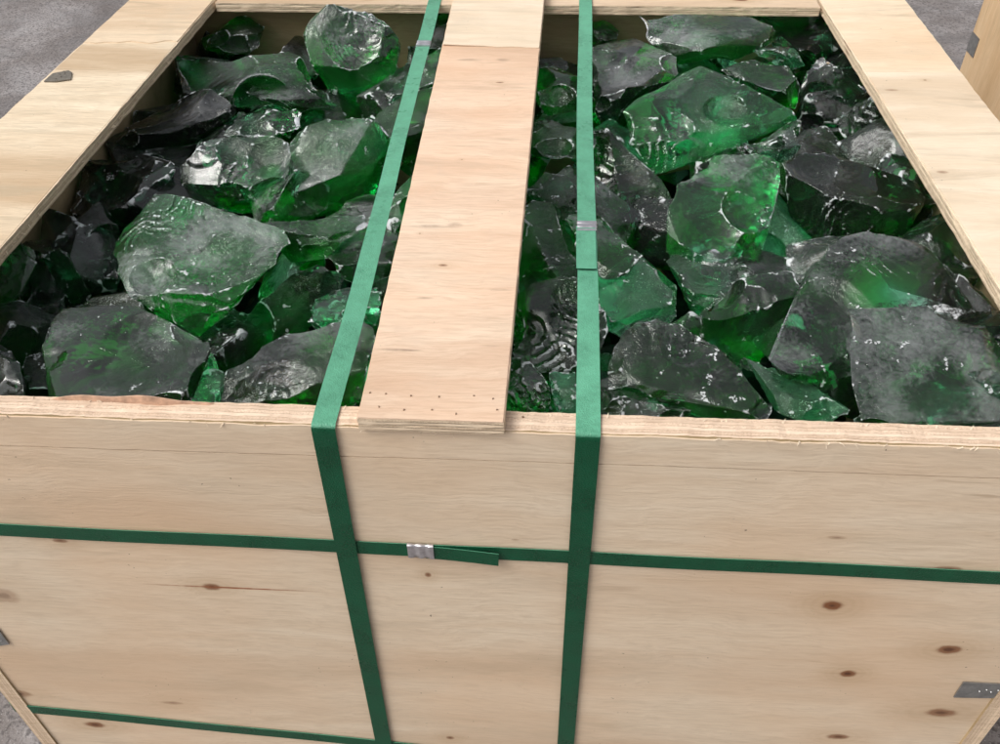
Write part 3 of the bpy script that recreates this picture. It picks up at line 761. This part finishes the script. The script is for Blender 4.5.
def make_rock(points, seed, L=.0025, nsc=6, mat=0, name='glass_chunk', rip=1.0, scoops=(), relief=1.0):
    r = random.Random(seed); nr = np.random.RandomState(seed)
    bm = bmesh.new()
    for p in points: bm.verts.new(p)
    res = bmesh.ops.convex_hull(bm, input=bm.verts)
    junk = list({e for e in res['geom_interior'] + res['geom_unused'] if isinstance(e, bmesh.types.BMVert) and e.is_valid})
    if junk: bmesh.ops.delete(bm, geom=junk, context='VERTS')
    # chip the sharpest hull corners a little
    bmesh.ops.bevel(bm, geom=bm.edges[:], offset=L * .2, segments=1, affect='EDGES', clamp_overlap=True)
    bmesh.ops.triangulate(bm, faces=bm.faces)
    bmesh.ops.remove_doubles(bm, verts=bm.verts, dist=L * .15)
    for it in range(7):
        ed = [e for e in bm.edges if e.calc_length() > L * 1.45]
        if not ed: break
        bmesh.ops.subdivide_edges(bm, edges=ed, cuts=1)
        ng = [f for f in bm.faces if len(f.verts) > 3]
        if ng: bmesh.ops.triangulate(bm, faces=ng, quad_method='SHORT_EDGE', ngon_method='BEAUTY')
    bmesh.ops.recalc_face_normals(bm, faces=bm.faces)
    me = bpy.data.meshes.new(name); bm.to_mesh(me); bm.free()
    nv = len(me.vertices)
    co = np.empty(nv * 3); me.vertices.foreach_get('co', co); co = co.reshape(-1, 3)
    nm = np.empty(nv * 3); me.vertex_normals.foreach_get('vector', nm); nm = nm.reshape(-1, 3)
    cen = co.mean(0); size = float(np.linalg.norm(co.max(0) - co.min(0)))
    base = co.copy()
    sc = []
    for k in range(nsc):
        i = r.randrange(nv); n0 = nm[i]
        if k < nsc * .7:          # mostly on faces that show: upward or toward the viewer
            for _ in range(12):
                if n0[2] > .1 or n0[1] < -.2: break
                i = r.randrange(nv); n0 = nm[i]
        rad = r.uniform(.17, .8) * size; dep = min(.0085, rad * .3, r.uniform(.018, .05) * size)
        sc.append((co[i], n0, rad, dep))
    for (px, py, rr_, dd) in scoops:           # given in the photo: find nearest surface point facing the viewer
        d = np.array(ray(px, py)); rel = base - np.array(CAM); tt = rel @ d
        dist = np.linalg.norm(rel - tt[:, None] * d, axis=1) + .3 * (tt - tt.min())
        i = int(np.argmin(dist)); sc.append((co[i], nm[i], rr_, dd))
    # flakes struck off along the hull's edges
    ne = len(me.edges); ed = np.empty(ne * 2, dtype=np.int32); me.edges.foreach_get('vertices', ed); ed = ed.reshape(-1, 2)
    def curv():
        s = np.zeros((nv, 3)); c = np.zeros(nv); l = np.zeros(nv)
        el = np.linalg.norm(co[ed[:, 0]] - co[ed[:, 1]], axis=1)
        for a, b in ((0, 1), (1, 0)):
            for ax in range(3): s[:, ax] += np.bincount(ed[:, a], co[ed[:, b], ax], nv)
            c[:] += np.bincount(ed[:, a], minlength=nv); l[:] += np.bincount(ed[:, a], el, nv)
        c = np.maximum(c, 1)
        return -(((s / c[:, None]) - co) * nm).sum(1) / np.maximum(l / c, 1e-6)
    ev = np.where(curv() > .12)[0]
    if len(ev):
        for k in range(int(nsc * 1.3 + 8)):
            i = int(ev[r.randrange(len(ev))]); dr = nm[i] + nr.normal(0, .45, 3); dr /= np.linalg.norm(dr)
            rad = min(.040, r.uniform(.06, .24) * size); sc.append((co[i], dr, rad, min(.0034, rad * r.uniform(.04, .12))))
    for (q, n0, rad, dep) in sc:
        c = q + n0 * (rad - dep); v = co - c; dl = np.linalg.norm(v, axis=1)
        rad = rad * (1 + .035 * vnoise(co * 30, seed + 71) * min(1, dep / rad * 12))   # no flake has a perfect round rim
        ins = (dl < rad) & (((co - q) @ n0) > -dep * 2.2)
        if not ins.any(): continue
        co[ins] = c + v[ins] / dl[ins][:, None] * rad[ins][:, None]
        # conchoidal ripples centred on a point of the scoop's rim
        im = np.where(ins)[0]; e = co[r.choice(list(im))]
        dd_ = np.linalg.norm(co[ins] - e, axis=1); lam = r.uniform(.006, .011)
        A = rip * .00040 * (.5 + .5 * vnoise(co[ins] * 30, seed))
        soft = np.clip((rad[ins] - dl[ins]) / dep * 2, 0, 1)
        co[ins] += (v[ins] / dl[ins][:, None]) * (A * soft * np.sin(dd_ / lam * 6.283))[:, None]
    # crinkles and broken steps
    q = co + .004 * np.stack([vnoise(co * 60, seed + 11), vnoise(co * 60, seed + 12), vnoise(co * 60, seed + 13)], 1)
    msk = np.clip(vnoise(co * 16, seed + 6) * 1.9 + .25, .04, 1)
    ridge = 1 - np.abs(vnoise(q * 38, seed + 1))
    tv = vnoise(q * 17, seed + 5) * 4.5; fr = tv - np.floor(tv)
    step = np.where(fr < .8, fr / .8, (1 - fr) / .2)
    co += nm * relief * (.0018 * msk * (ridge - .7) +   .0013 * vnoise(q * 75, seed + 2) * msk + .0020 * (step - .5) * np.clip(msk * 1.3 - .2, 0, 1))[:, None]
    w = np.clip(curv(), 0, 1)
    chip = np.clip(vnoise(co * 110, seed + 3), 0, 1) * w
    co -= nm * (chip * L * .9)[:, None]
    me.vertices.foreach_set('co', co.ravel()); me.update()
    me.vertex_normals.foreach_get('vector', nmf := np.empty(nv * 3)); nm = nmf.reshape(-1, 3)
    w = curv(); sm = np.zeros(nv); cn = np.zeros(nv)
    for a, b in ((0, 1), (1, 0)):
        sm += np.bincount(ed[:, a], w[ed[:, b]], nv); cn += np.bincount(ed[:, a], minlength=nv)
    w = np.clip(.7 * w + .5 * sm / np.maximum(cn, 1), 0, 1) * 3.3
    w = w * np.clip(.80 + .9 * vnoise(co * 26, seed + 21), .22, 1.2)
    film = np.clip(.5 + .55 * vnoise(co * 13, seed + 31) + .35 * vnoise(co * 40, seed + 32), 0, 1) * np.clip(nm[:, 2] * 1.3 + .25, .12, 1)  # upward faces greyed: settled glass powder plus painted sky reflection
    fleck = np.clip((vnoise(co * 150, seed + 41) - .38) * 3.0, 0, 1) * np.clip(vnoise(co * 22, seed + 42) * 1.6 + .5, .1, 1)
    # long hair scratches
    for k in range(r.randint(2, 6)):
        a = co[r.randrange(nv)]; b = co[r.randrange(nv)]; ab = b - a; l2 = ab @ ab + 1e-9; a0_, a1_ = sorted((r.random(), r.random()))
        tt = ((co - a) @ ab) / l2; pn = np.cross(nr.normal(0, 1, 3), ab); pn /= np.linalg.norm(pn)
        dpl = np.abs((co - a) @ pn + .003 * vnoise(co * 35, seed + 50 + k))
        fleck = np.maximum(fleck, np.where((tt > a0_) & (tt < a1_) & (nm[:, 2] > -.2), np.clip(1 - dpl / .0016, 0, 1) * .65, 0))
    crisp = np.clip(.5 + .8 * vnoise(co * 18, seed + 6), 0, 1)
    for nm_, vv_ in (('crisp', crisp), ('wear', w), ('film', film), ('fleck', fleck)):
        at_ = me.attributes.new(nm_, 'FLOAT', 'POINT'); at_.data.foreach_set('value', vv_.astype(np.float32))
    me.shade_smooth(); me.set_sharp_from_angle(angle=math.radians(21))
    # put the origin at the chunk's middle so that the pattern of each differs
    off = Vector(cen.tolist()); me.transform(Matrix.Translation(-off))
    o = link(name, me, G[mat]); o.location = off
    return o

GRP = 'green glass chunks heaped in the crate'
def chunk(label, z, top, low=(), g=0.0, mat=1, T=.55, tilt=(0, 0), bump=.5, seed=None, scoops=(), nsc=9, rip=1.0, drop=.9, jit=.006, relief=.75):
    """z: height of the top below the rim; top: outline of the face that looks up (photo pixels);
       low: lower outline of the front faces; g: how steeply the top face leans to the viewer"""
    global _n
    _n = seed if seed is not None else _n + 1
    r = random.Random(_n * 31 + 5)
    ys = [p[1] for p in top]; xs = [p[0] for p in top]; y0, x0 = min(ys), sum(xs) / len(xs)
    mpp = (at(x0, sum(ys) / len(ys), z) - CAM).length / FPX
    P = []
    def zz(px, py): return z - g * (py - y0) * mpp / .72 + tilt[0] * (px - x0) * mpp + tilt[1] * (py - y0) * mpp
    for (px, py) in top:
        P.append(at(px, py, zz(px, py) + r.uniform(-1, 1) * jit * .6))
    cx, cyy = sum(xs) / len(xs), sum(ys) / len(ys)
    for k in range(3):            # inner points lift the face into planes
        a = r.uniform(0, 6.28); q = r.uniform(.15, .5)
        px = cx + math.cos(a) * q * (max(xs) - min(xs)) * .5; py = cyy + math.sin(a) * q * (max(ys) - min(ys)) * .5
        P.append(at(px, py, zz(px, py) + jit * bump * r.uniform(.4, 1.6)))
    for (px, py) in low:
        near = sorted(top, key=lambda q: abs(q[0] - px) - .01 * q[1])[:4]; ry = max(q[1] for q in near)
        zl = zz(px, ry) - drop * max(4, py - ry) * mpp / .72
        P.append(at(px, py, zl + r.uniform(-1, 1) * .003))
    allp = list(top) + list(low)
    cx = sum(p[0] for p in allp) / len(allp); cyy = sum(p[1] for p in allp) / len(allp)
    span = min(max(p[0] for p in allp) - min(p[0] for p in allp), 1.6 * (max(p[1] for p in allp) - min(p[1] for p in allp)))
    depth = T * span * mpp + .02
    H = []
    for (px, py), P0 in zip(allp, P[:len(top)] + P[len(top) + 3:]):
        f = r.uniform(.45, .85); qx, qy = cx + (px - cx) * f, cyy + (py - cyy) * f
        d = ray(qx, qy); t = (P0 - CAM).length + depth * r.uniform(.6, 1.1)
        H.append(CAM + d * t)
    pts = [clampP(p) for p in P + H]
    o = make_rock(pts, _n, mat=mat, scoops=scoops, nsc=nsc, rip=rip, relief=relief)
    tag(o, label, 'glass chunk', GRP)
    return o
_n = 100

chunk('dark slate chunk standing alone against the back wall behind the left rail end', -.02,
      [(201,38),(217,30),(237,16),(252,14),(265,24),(262,37),(240,44),(215,46)], [(257,54),(228,55),(205,50)], g=.3, mat=1)
chunk('broad grey flat-topped chunk lying in the far left corner', -.012,
      [(175,50),(190,45),(228,51),(290,52),(308,60),(317,72),(262,80),(235,97),(212,86),(184,66)], [(177,64),(180,85),(195,97),(230,107),(300,106),(322,90)], mat=2, g=.15)
chunk('rippled chunk tucked under the broad grey flat one', -.035,
      [(246,92),(262,79),(285,75),(320,78),(338,92),(318,98),(290,97),(262,101)], [(335,112),(305,120),(270,110)], mat=1)
chunk('tall pale chunk standing highest at the back, its right face bright green', .045,
      [(302,34),(310,20),(330,1),(345,0),(362,7),(385,20),(399,38),(380,48),(368,64),(350,68),(338,62),(320,62),(307,50)],
      [(401,48),(396,72),(380,95),(350,115),(342,114),(330,92),(312,66)], g=.55, mat=4, T=.3, drop=1.0, scoops=((385, 70, .08, .004),))
chunk('dark green chunk with a rough ridge close by the left rail', -.02,
      [(122,128),(140,117),(160,106),(185,94),(195,88),(212,89),(232,100),(228,106),(196,104),(160,118),(132,134)],
      [(240,115),(222,132),(200,152),(180,160),(150,160),(130,152),(112,150)], mat=3, g=.2)
chunk('small whitish jagged chunk below the rippled one', -.032,
      [(222,133),(238,116),(254,113),(275,101),(292,105),(303,114),(301,124),(285,122),(262,130),(240,137)], [(290,138),(262,143),(245,144),(228,140)], mat=2, g=.2)
chunk('grey-green chunk with a wavy top edge and glowing green belly', -.025,
      [(178,163),(192,148),(212,139),(232,141),(250,142),(267,134),(287,140),(290,152),(286,170),(272,186),(250,189),(228,186),(210,180),(190,184)],
      [(182,186),(205,205),(222,212),(240,216),(272,216),(289,210),(290,195)], mat=4, g=.45, T=.4, scoops=((238,148,.05,.005),))
chunk('frosted pale green chunk left of the strap with white scars', -.018,
      [(284,180),(290,160),(289,142),(300,128),(330,118),(360,115),(372,120),(358,145),(355,160),(340,175),(325,181),(310,184),(290,195)],
      [(392,132),(388,150),(377,175),(372,208),(345,216),(330,211),(303,217),(289,208)], mat=4, g=.5, T=.4)
chunk('slate chunk under the left strap beside the cross slat', -.025,
      [(372,117),(400,98),(420,88),(442,84),(440,110),(425,130),(398,135),(380,128)], [(432,140),(425,162),(405,168),(390,152)], mat=1)
chunk('black slab leaning under the left strap towards the slat', -.02,
      [(383,96),(405,75),(440,45),(452,48),(447,80),(412,88),(392,98)], [(410,102),(390,108)], mat=1, g=.3)
chunk('dark chunk in the back corner between left strap and slat', -.01,
      [(414,50),(424,18),(440,9),(462,10),(462,44),(440,48)], [(425,62),(450,60)], mat=3, g=.5)
chunk('dark hollow-faced chunk half under the left rail', -.04,
      [(84,160),(107,162),(132,149),(160,157),(175,163),(176,172),(158,190),(140,208),(112,214),(88,196)],
      [(66,190),(68,215),(85,245),(110,262),(120,232)], mat=1, g=.25, scoops=((115,190,.07,.008),))
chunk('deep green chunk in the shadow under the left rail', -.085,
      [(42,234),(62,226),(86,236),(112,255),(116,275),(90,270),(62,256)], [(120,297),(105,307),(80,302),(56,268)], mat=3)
chunk('large round-shouldered chunk speckled with white flecks, its lower edge glowing green', -.02,
      [(150,208),(155,194),(175,194),(192,200),(207,209),(250,222),(285,230),(290,244),(280,258),(252,268),(228,285),(205,294),(155,293),(136,288),(135,245)],
      [(112,255),(120,235),(120,278),(132,302),(150,317),(175,330),(200,337),(212,330),(230,305)], mat=4, g=.12, T=.3, nsc=3, drop=.6)
chunk('thin-edged chunk behind the left strap with a dark green point', -.035,
      [(256,221),(290,216),(330,218),(370,213),(352,226),(333,240),(318,232),(290,232)], [(290,262),(308,266),(325,262),(282,240)], mat=1)
chunk('dark chunk peeking out between left strap and slat, halfway back', -.03,
      [(386,205),(400,186),(418,168),(430,170),(425,200),(410,216),(395,225)], [(392,236),(408,232)], mat=1, g=.2)
chunk('glossy black chunk under the left strap beside the slat', -.055,
      [(326,252),(345,235),(365,226),(398,222),(404,240),(392,262),(365,266),(340,262)], [(388,280),(362,288),(338,276)], mat=3)
chunk('leaf-shaped frosted green chunk leaning left of the strap', -.035,
      [(230,361),(232,342),(247,317),(272,285),(295,264),(315,259),(330,269),(348,283),(325,296),(310,312),(300,327),(272,342),(252,352)],
      [(235,366),(268,352),(305,335)], g=.75, mat=2, T=.25, nsc=4, relief=.5)
chunk('green chunk half hidden by the left strap above the foremost one', -.055,
      [(305,322),(314,300),(345,287),(382,284),(384,305),(368,318),(340,322)], [(345,332),(315,332),(375,330)], mat=0)
chunk('foremost chunk by the left strap, crumpled white crest over dark green', -.022,
      [(216,396),(217,385),(222,373),(255,350),(290,332),(330,322),(362,321),(378,330),(370,368),(338,381),(300,379),(278,374),(255,371),(240,382),(232,396)],
      [(368,400),(350,414),(300,418),(240,416),(222,410)], mat=5, g=.2, T=.35, drop=1.0)
chunk('wide grey slab lying flat against the front edge on the left', -.022,
      [(40,333),(62,308),(130,304),(160,327),(207,337),(211,348),(207,360),(195,382),(177,398),(140,410),(60,412),(52,390),(46,360)],
      [(200,392),(180,414),(120,424),(52,420)], mat=5, relief=.35, g=.05, T=.3, nsc=4, tilt=(.1, 0))
chunk('small green chunk wedged beside the wide grey slab', -.06,
      [(180,398),(200,368),(213,350),(221,376),(219,398),(200,404)], [(215,414),(195,418)], mat=0)
chunk('grey slab leaning on the left rail at the photo edge', -.01,
      [(-45,275),(0,258),(20,243),(32,239),(42,250),(34,270),(20,295),(8,318),(-4,328),(-45,335)], [(0,334),(-30,345)], mat=1, g=.4, T=.25)
chunk('narrow shard with pale edge standing right of the leaning slab', -.025,
      [(40,257),(60,245),(66,250),(82,278),(98,307),(84,309),(72,303),(58,282)], [(70,310)], g=.8, mat=1, T=.3, nsc=3)
chunk('dark chunk at the lower left corner of the heap', -.025,
      [(-45,348),(0,341),(10,346),(21,364),(28,396),(26,412),(-45,414)], [(20,420),(-20,422)], mat=1, g=.3)
chunk('black chunk in the hollow between shard and slab', -.075,
      [(20,300),(38,258),(58,262),(72,290),(70,310),(62,340),(56,390),(30,392),(16,350)], [(60,412),(24,412)], mat=3, T=.5)

# right bay
chunk('tall black chunk at the back beside the slat', .0,
      [(538,66),(541,30),(546,0),(548,-22),(575,-18),(584,15),(584,60),(562,62)], [(582,76),(560,74),(540,74)], g=.75, mat=3, T=.3)
chunk('round-backed dark chunk behind the right strap at the back', -.03,
      [(583,14),(596,12),(608,18),(619,30),(618,38),(600,36)], [(617,44),(590,50)], mat=3)
chunk('crumpled slate chunk between slat and right strap at the back', -.02,
      [(528,96),(536,70),(552,62),(575,74),(594,92),(575,98),(555,102)], [(580,112),(545,116)], mat=1, g=.2, rip=2)
chunk('grey wedge right of the right strap with two flat steps', -.015,
      [(590,48),(612,41),(635,38),(660,49),(679,57),(668,64),(646,76),(620,88),(598,94)], [(680,72),(665,84),(640,102),(622,112),(620,136),(605,130),(594,112)], mat=5, relief=.4, g=.1)
chunk('long pale-topped chunk across the back with green underside', .005,
      [(635,24),(648,16),(675,14),(712,14),(750,17),(772,26),(760,34),(740,38),(720,46),(700,49),(675,43),(655,40),(640,35)],
      [(778,34),(770,45),(750,54),(717,68),(705,65),(685,70),(676,56),(648,44)], mat=4, g=.15)
chunk('small grey chunk poking up behind the long pale one', -.01,
      [(685,16),(693,7),(704,5),(713,13),(706,18)], [(700,24)], mat=1, g=.3)
chunk('dark green chunk with bright glints below the big corner chunk', -.02,
      [(750,50),(764,44),(780,33),(795,46),(800,56),(785,58),(768,54)], [(806,68),(790,72),(768,64)], mat=0)
chunk('big grey speckled chunk in the far right corner', .0,
      [(735,6),(758,-8),(800,-8),(820,12),(834,34),(838,46),(816,52),(808,56),(795,46),(785,34),(768,24),(745,18)], [(826,62),(808,68)], mat=5, g=.3)
chunk('clear chunk with a scooped bowl glowing brightest green', -.01,
      [(622,112),(635,100),(670,82),(682,72),(700,65),(715,69),(730,80),(752,92),(775,104),(797,112),(780,122),(735,128),(690,120),(660,128),(640,142),(627,138)],
      [(798,122),(782,128),(750,140),(720,150),(700,154),(685,165),(655,176),(645,166),(630,146)], mat=0, g=.35, T=.22, scoops=((725,108,.035,.014),(672,130,.05,.008)), nsc=3, drop=.7)
chunk('dark slate chunk between the bowl chunk and the tall one', -.02,
      [(720,70),(735,64),(752,59),(775,60),(800,70),(802,80),(785,88),(765,86),(742,80)], [(799,102),(796,110),(775,104),(755,94)], mat=1, g=.2)
chunk('flat violet-grey chunk below the bowl chunk', -.05,
      [(740,141),(765,130),(785,122),(802,120),(804,144),(788,149),(765,150),(748,153)], [(790,160),(765,162)], mat=2, relief=.3)
chunk('tall upright chunk beside the right rail, white at its tip', -.005,
      [(799,92),(804,77),(822,57),(832,61),(855,82),(875,102),(885,122),(883,138),(862,148),(838,146),(815,146),(803,142),(800,112)],
      [(865,155),(845,153),(828,156),(806,150)], mat=1, g=.7, T=.35, scoops=((820,115,.06,.006),(860,130,.05,.004)))
chunk('dark green chunk under the right rail behind the tall one', -.05,
      [(815,58),(838,44),(856,64),(874,92),(862,94),(840,72)], [(880,108),(862,104)], mat=3)
chunk('dark green chunk under the right rail beside the tall one', -.07,
      [(866,158),(886,132),(902,142),(922,168),(926,184),(900,182),(880,172)], [(915,194),(890,190)], mat=3)
chunk('big grey mottled chunk with pinkish scars in the middle of the right bay', -.015,
      [(667,212),(675,187),(692,162),(707,151),(750,149),(765,152),(780,163),(782,180),(776,206),(765,226),(756,248),(735,258),(705,252),(680,244),(667,234)],
      [(757,268),(738,272),(712,270),(688,264),(666,252)], mat=4, g=.35, T=.35, scoops=((752,205,.05,.006),))
chunk('smooth deep green chunk under the mottled grey one', -.075,
      [(664,270),(668,253),(690,258),(725,262),(764,268),(752,284),(725,296),(695,292)], [(710,316),(690,320),(672,292)], mat=0)
chunk('long dark chunk with pale crest running under the right rail', -.025,
      [(781,167),(787,154),(807,147),(817,152),(850,165),(875,177),(922,182),(926,200),(910,210),(885,213),(865,214),(845,206),(828,190),(798,180)],
      [(786,205),(800,240),(812,262),(830,254),(862,236),(905,236)], mat=1, g=.25, T=.35)
chunk('deep green chunk wedged under the right rail', -.065,
      [(903,238),(920,224),(936,218),(952,230),(967,255),(982,284),(966,286),(944,264),(922,250)], [(984,308),(962,294),(930,268)], mat=0)
chunk('huge grey rounded chunk in the near right corner', -.012,
      [(768,362),(783,330),(797,300),(805,272),(820,254),(845,236),(870,231),(890,235),(925,245),(937,257),(962,290),(975,312),(930,318),(870,330),(846,360),(820,376),(790,372)],
      [(770,368),(800,395),(830,412),(855,420),(950,345),(985,326)], mat=5, relief=.6, g=.2, T=.3, nsc=3)
chunk('smooth flat blue-grey plate resting before the huge rounded chunk', -.004,
      [(848,309),(885,311),(947,305),(987,324),(983,342),(974,366),(1000,392),(1035,412),(1035,420),(862,422),(852,385),(849,345)],
      [(1030,430),(864,430)], mat=5, relief=.25, g=.22, T=.16, nsc=2, jit=.003, bump=.3)
chunk('small rippled chunk with white glints by the right rail at the front', -.02,
      [(966,373),(985,367),(1002,371),(1035,380),(1035,396),(1004,392),(982,388)], [(1000,402),(1030,405)], mat=1, rip=3)
chunk('olive-grey wedge leaning on the huge rounded chunk', -.04,
      [(697,317),(710,302),(730,282),(750,275),(777,271),(806,268),(803,288),(797,297),(750,304),(715,313)], [(699,335),(720,362),(758,372),(775,352),(792,326)], mat=2, g=.1)
chunk('foremost scarred chunk in the right bay with a blunt white nose', -.02,
      [(610,355),(612,342),(640,317),(652,316),(675,322),(695,330),(715,347),(740,367),(754,385),(775,400),(790,414),(745,412),(735,404),(675,394),(640,384),(622,372)],
      [(606,390),(640,414),(700,422),(775,424)], mat=5, g=.3, T=.35, rip=1.6)
chunk('crinkled green chunk beside the right strap above the scarred one', -.05,
      [(594,282),(612,272),(640,257),(657,268),(673,287),(672,300),(650,308),(625,316),(600,318)], [(650,320),(630,326),(607,344),(596,330)], mat=0, rip=2)
chunk('grey wedge with a straight edge just below the right strap seal', -.035,
      [(558,218),(580,211),(602,216),(620,232),(644,255),(636,262),(612,270),(598,262),(584,248),(568,236)], [(625,276),(600,282),(580,262)], mat=5, relief=.3)
chunk('black chunk with a white seam line right of the right strap', -.02,
      [(583,132),(607,129),(622,145),(640,162),(662,180),(672,197),(670,212),(648,212),(620,206),(592,196)], [(660,222),(640,228),(618,226),(592,212)], g=.5, mat=1)
chunk('flat dark chunk between slat and right strap, third from the back', -.03,
      [(522,146),(530,118),(550,120),(575,128),(602,136),(592,150),(577,152),(550,147)], [(585,164),(545,162)], mat=1)
chunk('black clear chunk between slat and right strap, halfway back', -.05,
      [(522,192),(545,172),(565,175),(582,194),(580,206),(558,210),(535,202)], [(575,220),(540,222)], mat=3)
chunk('blue-grey chunk beside the slat with a glossy flat face', -.025,
      [(510,280),(514,240),(520,205),(530,192),(552,198),(566,226),(572,256),(584,264),(575,285),(545,290),(520,290)], [(560,302),(525,302)], mat=1, relief=.3, g=.2)
chunk('glossy chunk marked with curved shell ripples between slat and right strap', -.03,
      [(508,345),(512,300),(530,284),(560,276),(588,272),(604,296),(608,330),(602,350),(588,362),(560,364),(530,358)], [(585,378),(550,382),(520,372)], mat=1, g=.2, rip=5, scoops=((578,300,.06,.008),), nsc=3)
chunk('crumpled dark chunk at the front edge beside the slat', -.02,
      [(496,408),(505,358),(520,357),(538,368),(552,390),(553,404),(530,410)], [(550,418),(510,420)], mat=1, g=.35, rip=3)
chunk('small green chunk at the front edge beneath the right strap', -.055,
      [(548,372),(572,370),(592,382),(600,404),(570,406),(552,396)], [(595,418),(558,418)], mat=0)
chunk('dark chunk at the front edge right of the right strap', -.055,
      [(596,380),(612,376),(640,386),(672,398),(694,412),(640,410),(600,404)], [(680,424),(602,422)], mat=3)
chunk('deep green chunk low between the scarred and the huge one', -.06,
      [(742,352),(768,360),(800,380),(840,402),(852,412),(810,410),(775,396)], [(830,424),(780,420)], mat=0)
# chunks lying under the slat, glimpsed along its edges
for (lab, z, x0, y0, w, h) in [('dark chunk mostly hidden beneath the far part of the cross slat', -.03, 492, 40, 64, 60),
                              ('dark chunk mostly hidden beneath the slat, second from the back', -.03, 480, 120, 78, 66),
                              ('dark chunk mostly hidden beneath the middle of the cross slat', -.03, 462, 200, 84, 70),
                              ('dark chunk mostly hidden beneath the near half of the slat', -.035, 446, 285, 90, 76),
                              ('dark chunk mostly hidden beneath the slat close to the front edge', -.035, 430, 368, 96, 70)]:
    q = [(x0 + w * .62 * math.cos(a) * rng.uniform(.8, 1.05), y0 + h * .5 * math.sin(a) * rng.uniform(.85, 1.05)) for a in [k * .785 for k in range(8)]]
    chunk(lab, z, q, [(x0 - w * .4, y0 + h * .75), (x0 + w * .4, y0 + h * .75)], mat=1)

# second layer seen through the gaps
GRP2 = 'shadowed glass chunks under the top layer'
k = 0
for iy in range(7):
    for ix in range(8):
        x = XI0 + .05 + (XI1 - XI0 - .10) * (ix + .5 * (iy % 2)) / 7.5 + rng.uniform(-.015, .015)
        y = YI0 + .05 + (YI1 - YI0 - .10) * iy / 6 + rng.uniform(-.015, .015)
        z = RIM - (.108 if 0 < ix < 7 else .095) + rng.uniform(-.015, .012); s = rng.uniform(.056, .078)
        if x > XI1 - .03: continue
        pts = []
        for q in range(16):
            v = Vector((rng.gauss(0, 1), rng.gauss(0, 1), rng.gauss(0, .75))).normalized() * s * rng.uniform(.75, 1.15)
            pts.append(clampP(Vector((x, y, z)) + Vector((v.x, v.y, v.z * .8))))
        o = make_rock(pts, 900 + k, L=.006, nsc=3, mat=rng.choice([0, 3, 3, 2, 1])); k += 1
        tag(o, 'dark green glass chunk lying in the gaps beneath the top layer', 'glass chunk', GRP2)
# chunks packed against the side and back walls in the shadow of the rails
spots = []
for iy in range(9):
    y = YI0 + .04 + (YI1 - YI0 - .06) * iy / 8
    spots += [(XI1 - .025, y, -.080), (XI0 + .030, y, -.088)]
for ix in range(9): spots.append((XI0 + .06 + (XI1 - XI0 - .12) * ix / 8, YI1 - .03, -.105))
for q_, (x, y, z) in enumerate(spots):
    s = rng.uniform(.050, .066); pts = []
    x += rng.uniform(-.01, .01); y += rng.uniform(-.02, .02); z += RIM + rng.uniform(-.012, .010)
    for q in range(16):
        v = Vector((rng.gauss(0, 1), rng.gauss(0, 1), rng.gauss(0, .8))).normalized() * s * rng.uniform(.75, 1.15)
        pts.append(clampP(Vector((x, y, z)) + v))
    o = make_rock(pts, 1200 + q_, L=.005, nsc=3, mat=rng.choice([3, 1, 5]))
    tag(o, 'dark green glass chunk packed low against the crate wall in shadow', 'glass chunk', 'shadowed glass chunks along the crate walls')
# tell the low chunks that show in a gap from each other by the chunk they lie under
bpy.context.view_layer.update()
dg = bpy.context.evaluated_depsgraph_get(); hits = {}
for py in range(4, 425, 5):
    for px in range(2, 1000, 5):
        ok, _l, _nn, _i, ob, _m = scene.ray_cast(dg, CAM, ray(px, py))
        if ok and ob: hits[ob.name] = hits.get(ob.name, 0) + 1
tops = {o.name: o for o in C.objects if o.get('group') == GRP}
lows = sorted([o for o in C.objects if str(o.get('group', '')).startswith('shadowed') and hits.get(o.name, 0) >= 2], key=lambda o: -hits[o.name])
for o in lows:
    cand = [(math.dist(project(t_.location), project(o.location)), n_) for n_, t_ in tops.items()]
    if not cand: break
    d_, n_ = min(cand)
    if d_ > 110: continue
    full = tops.pop(n_)['label'].split(',')[0].split(); wd_ = full[:11]
    if len(full) > 11:            # end on a whole phrase
        cut = [k_ for k_, w_ in enumerate(wd_) if k_ > 2 and w_ in ('on', 'under', 'in', 'with', 'by', 'between', 'against', 'from', 'right', 'left', 'close', 'to', 'across', 'beside', 'above', 'below', 'before', 'behind', 'at', 'of')]
        wd_ = wd_[:cut[-1]] if cut else wd_
    o['label'] = 'dim low chunk by the ' + ' '.join(wd_)
print('LOWS', len(lows), 'of', sum(1 for o in C.objects if str(o.get('group', '')).startswith('shadowed')))
# what fills the crate below: one mass
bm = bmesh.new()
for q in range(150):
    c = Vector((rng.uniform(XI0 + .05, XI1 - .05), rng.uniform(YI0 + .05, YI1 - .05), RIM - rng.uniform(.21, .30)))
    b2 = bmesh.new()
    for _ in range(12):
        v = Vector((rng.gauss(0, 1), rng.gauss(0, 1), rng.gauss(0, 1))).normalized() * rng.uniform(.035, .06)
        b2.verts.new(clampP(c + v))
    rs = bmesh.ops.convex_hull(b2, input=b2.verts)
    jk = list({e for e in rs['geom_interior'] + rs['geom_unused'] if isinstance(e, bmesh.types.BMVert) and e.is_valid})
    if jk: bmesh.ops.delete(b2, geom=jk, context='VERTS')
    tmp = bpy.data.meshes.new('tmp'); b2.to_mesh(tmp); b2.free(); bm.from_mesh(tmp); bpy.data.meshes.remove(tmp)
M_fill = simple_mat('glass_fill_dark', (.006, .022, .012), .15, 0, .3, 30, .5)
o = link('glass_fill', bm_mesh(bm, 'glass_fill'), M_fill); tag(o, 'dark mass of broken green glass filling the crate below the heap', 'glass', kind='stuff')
print('TRIS', sum(len(o.data.polygons) for o in scene.objects if o.type == 'MESH'))
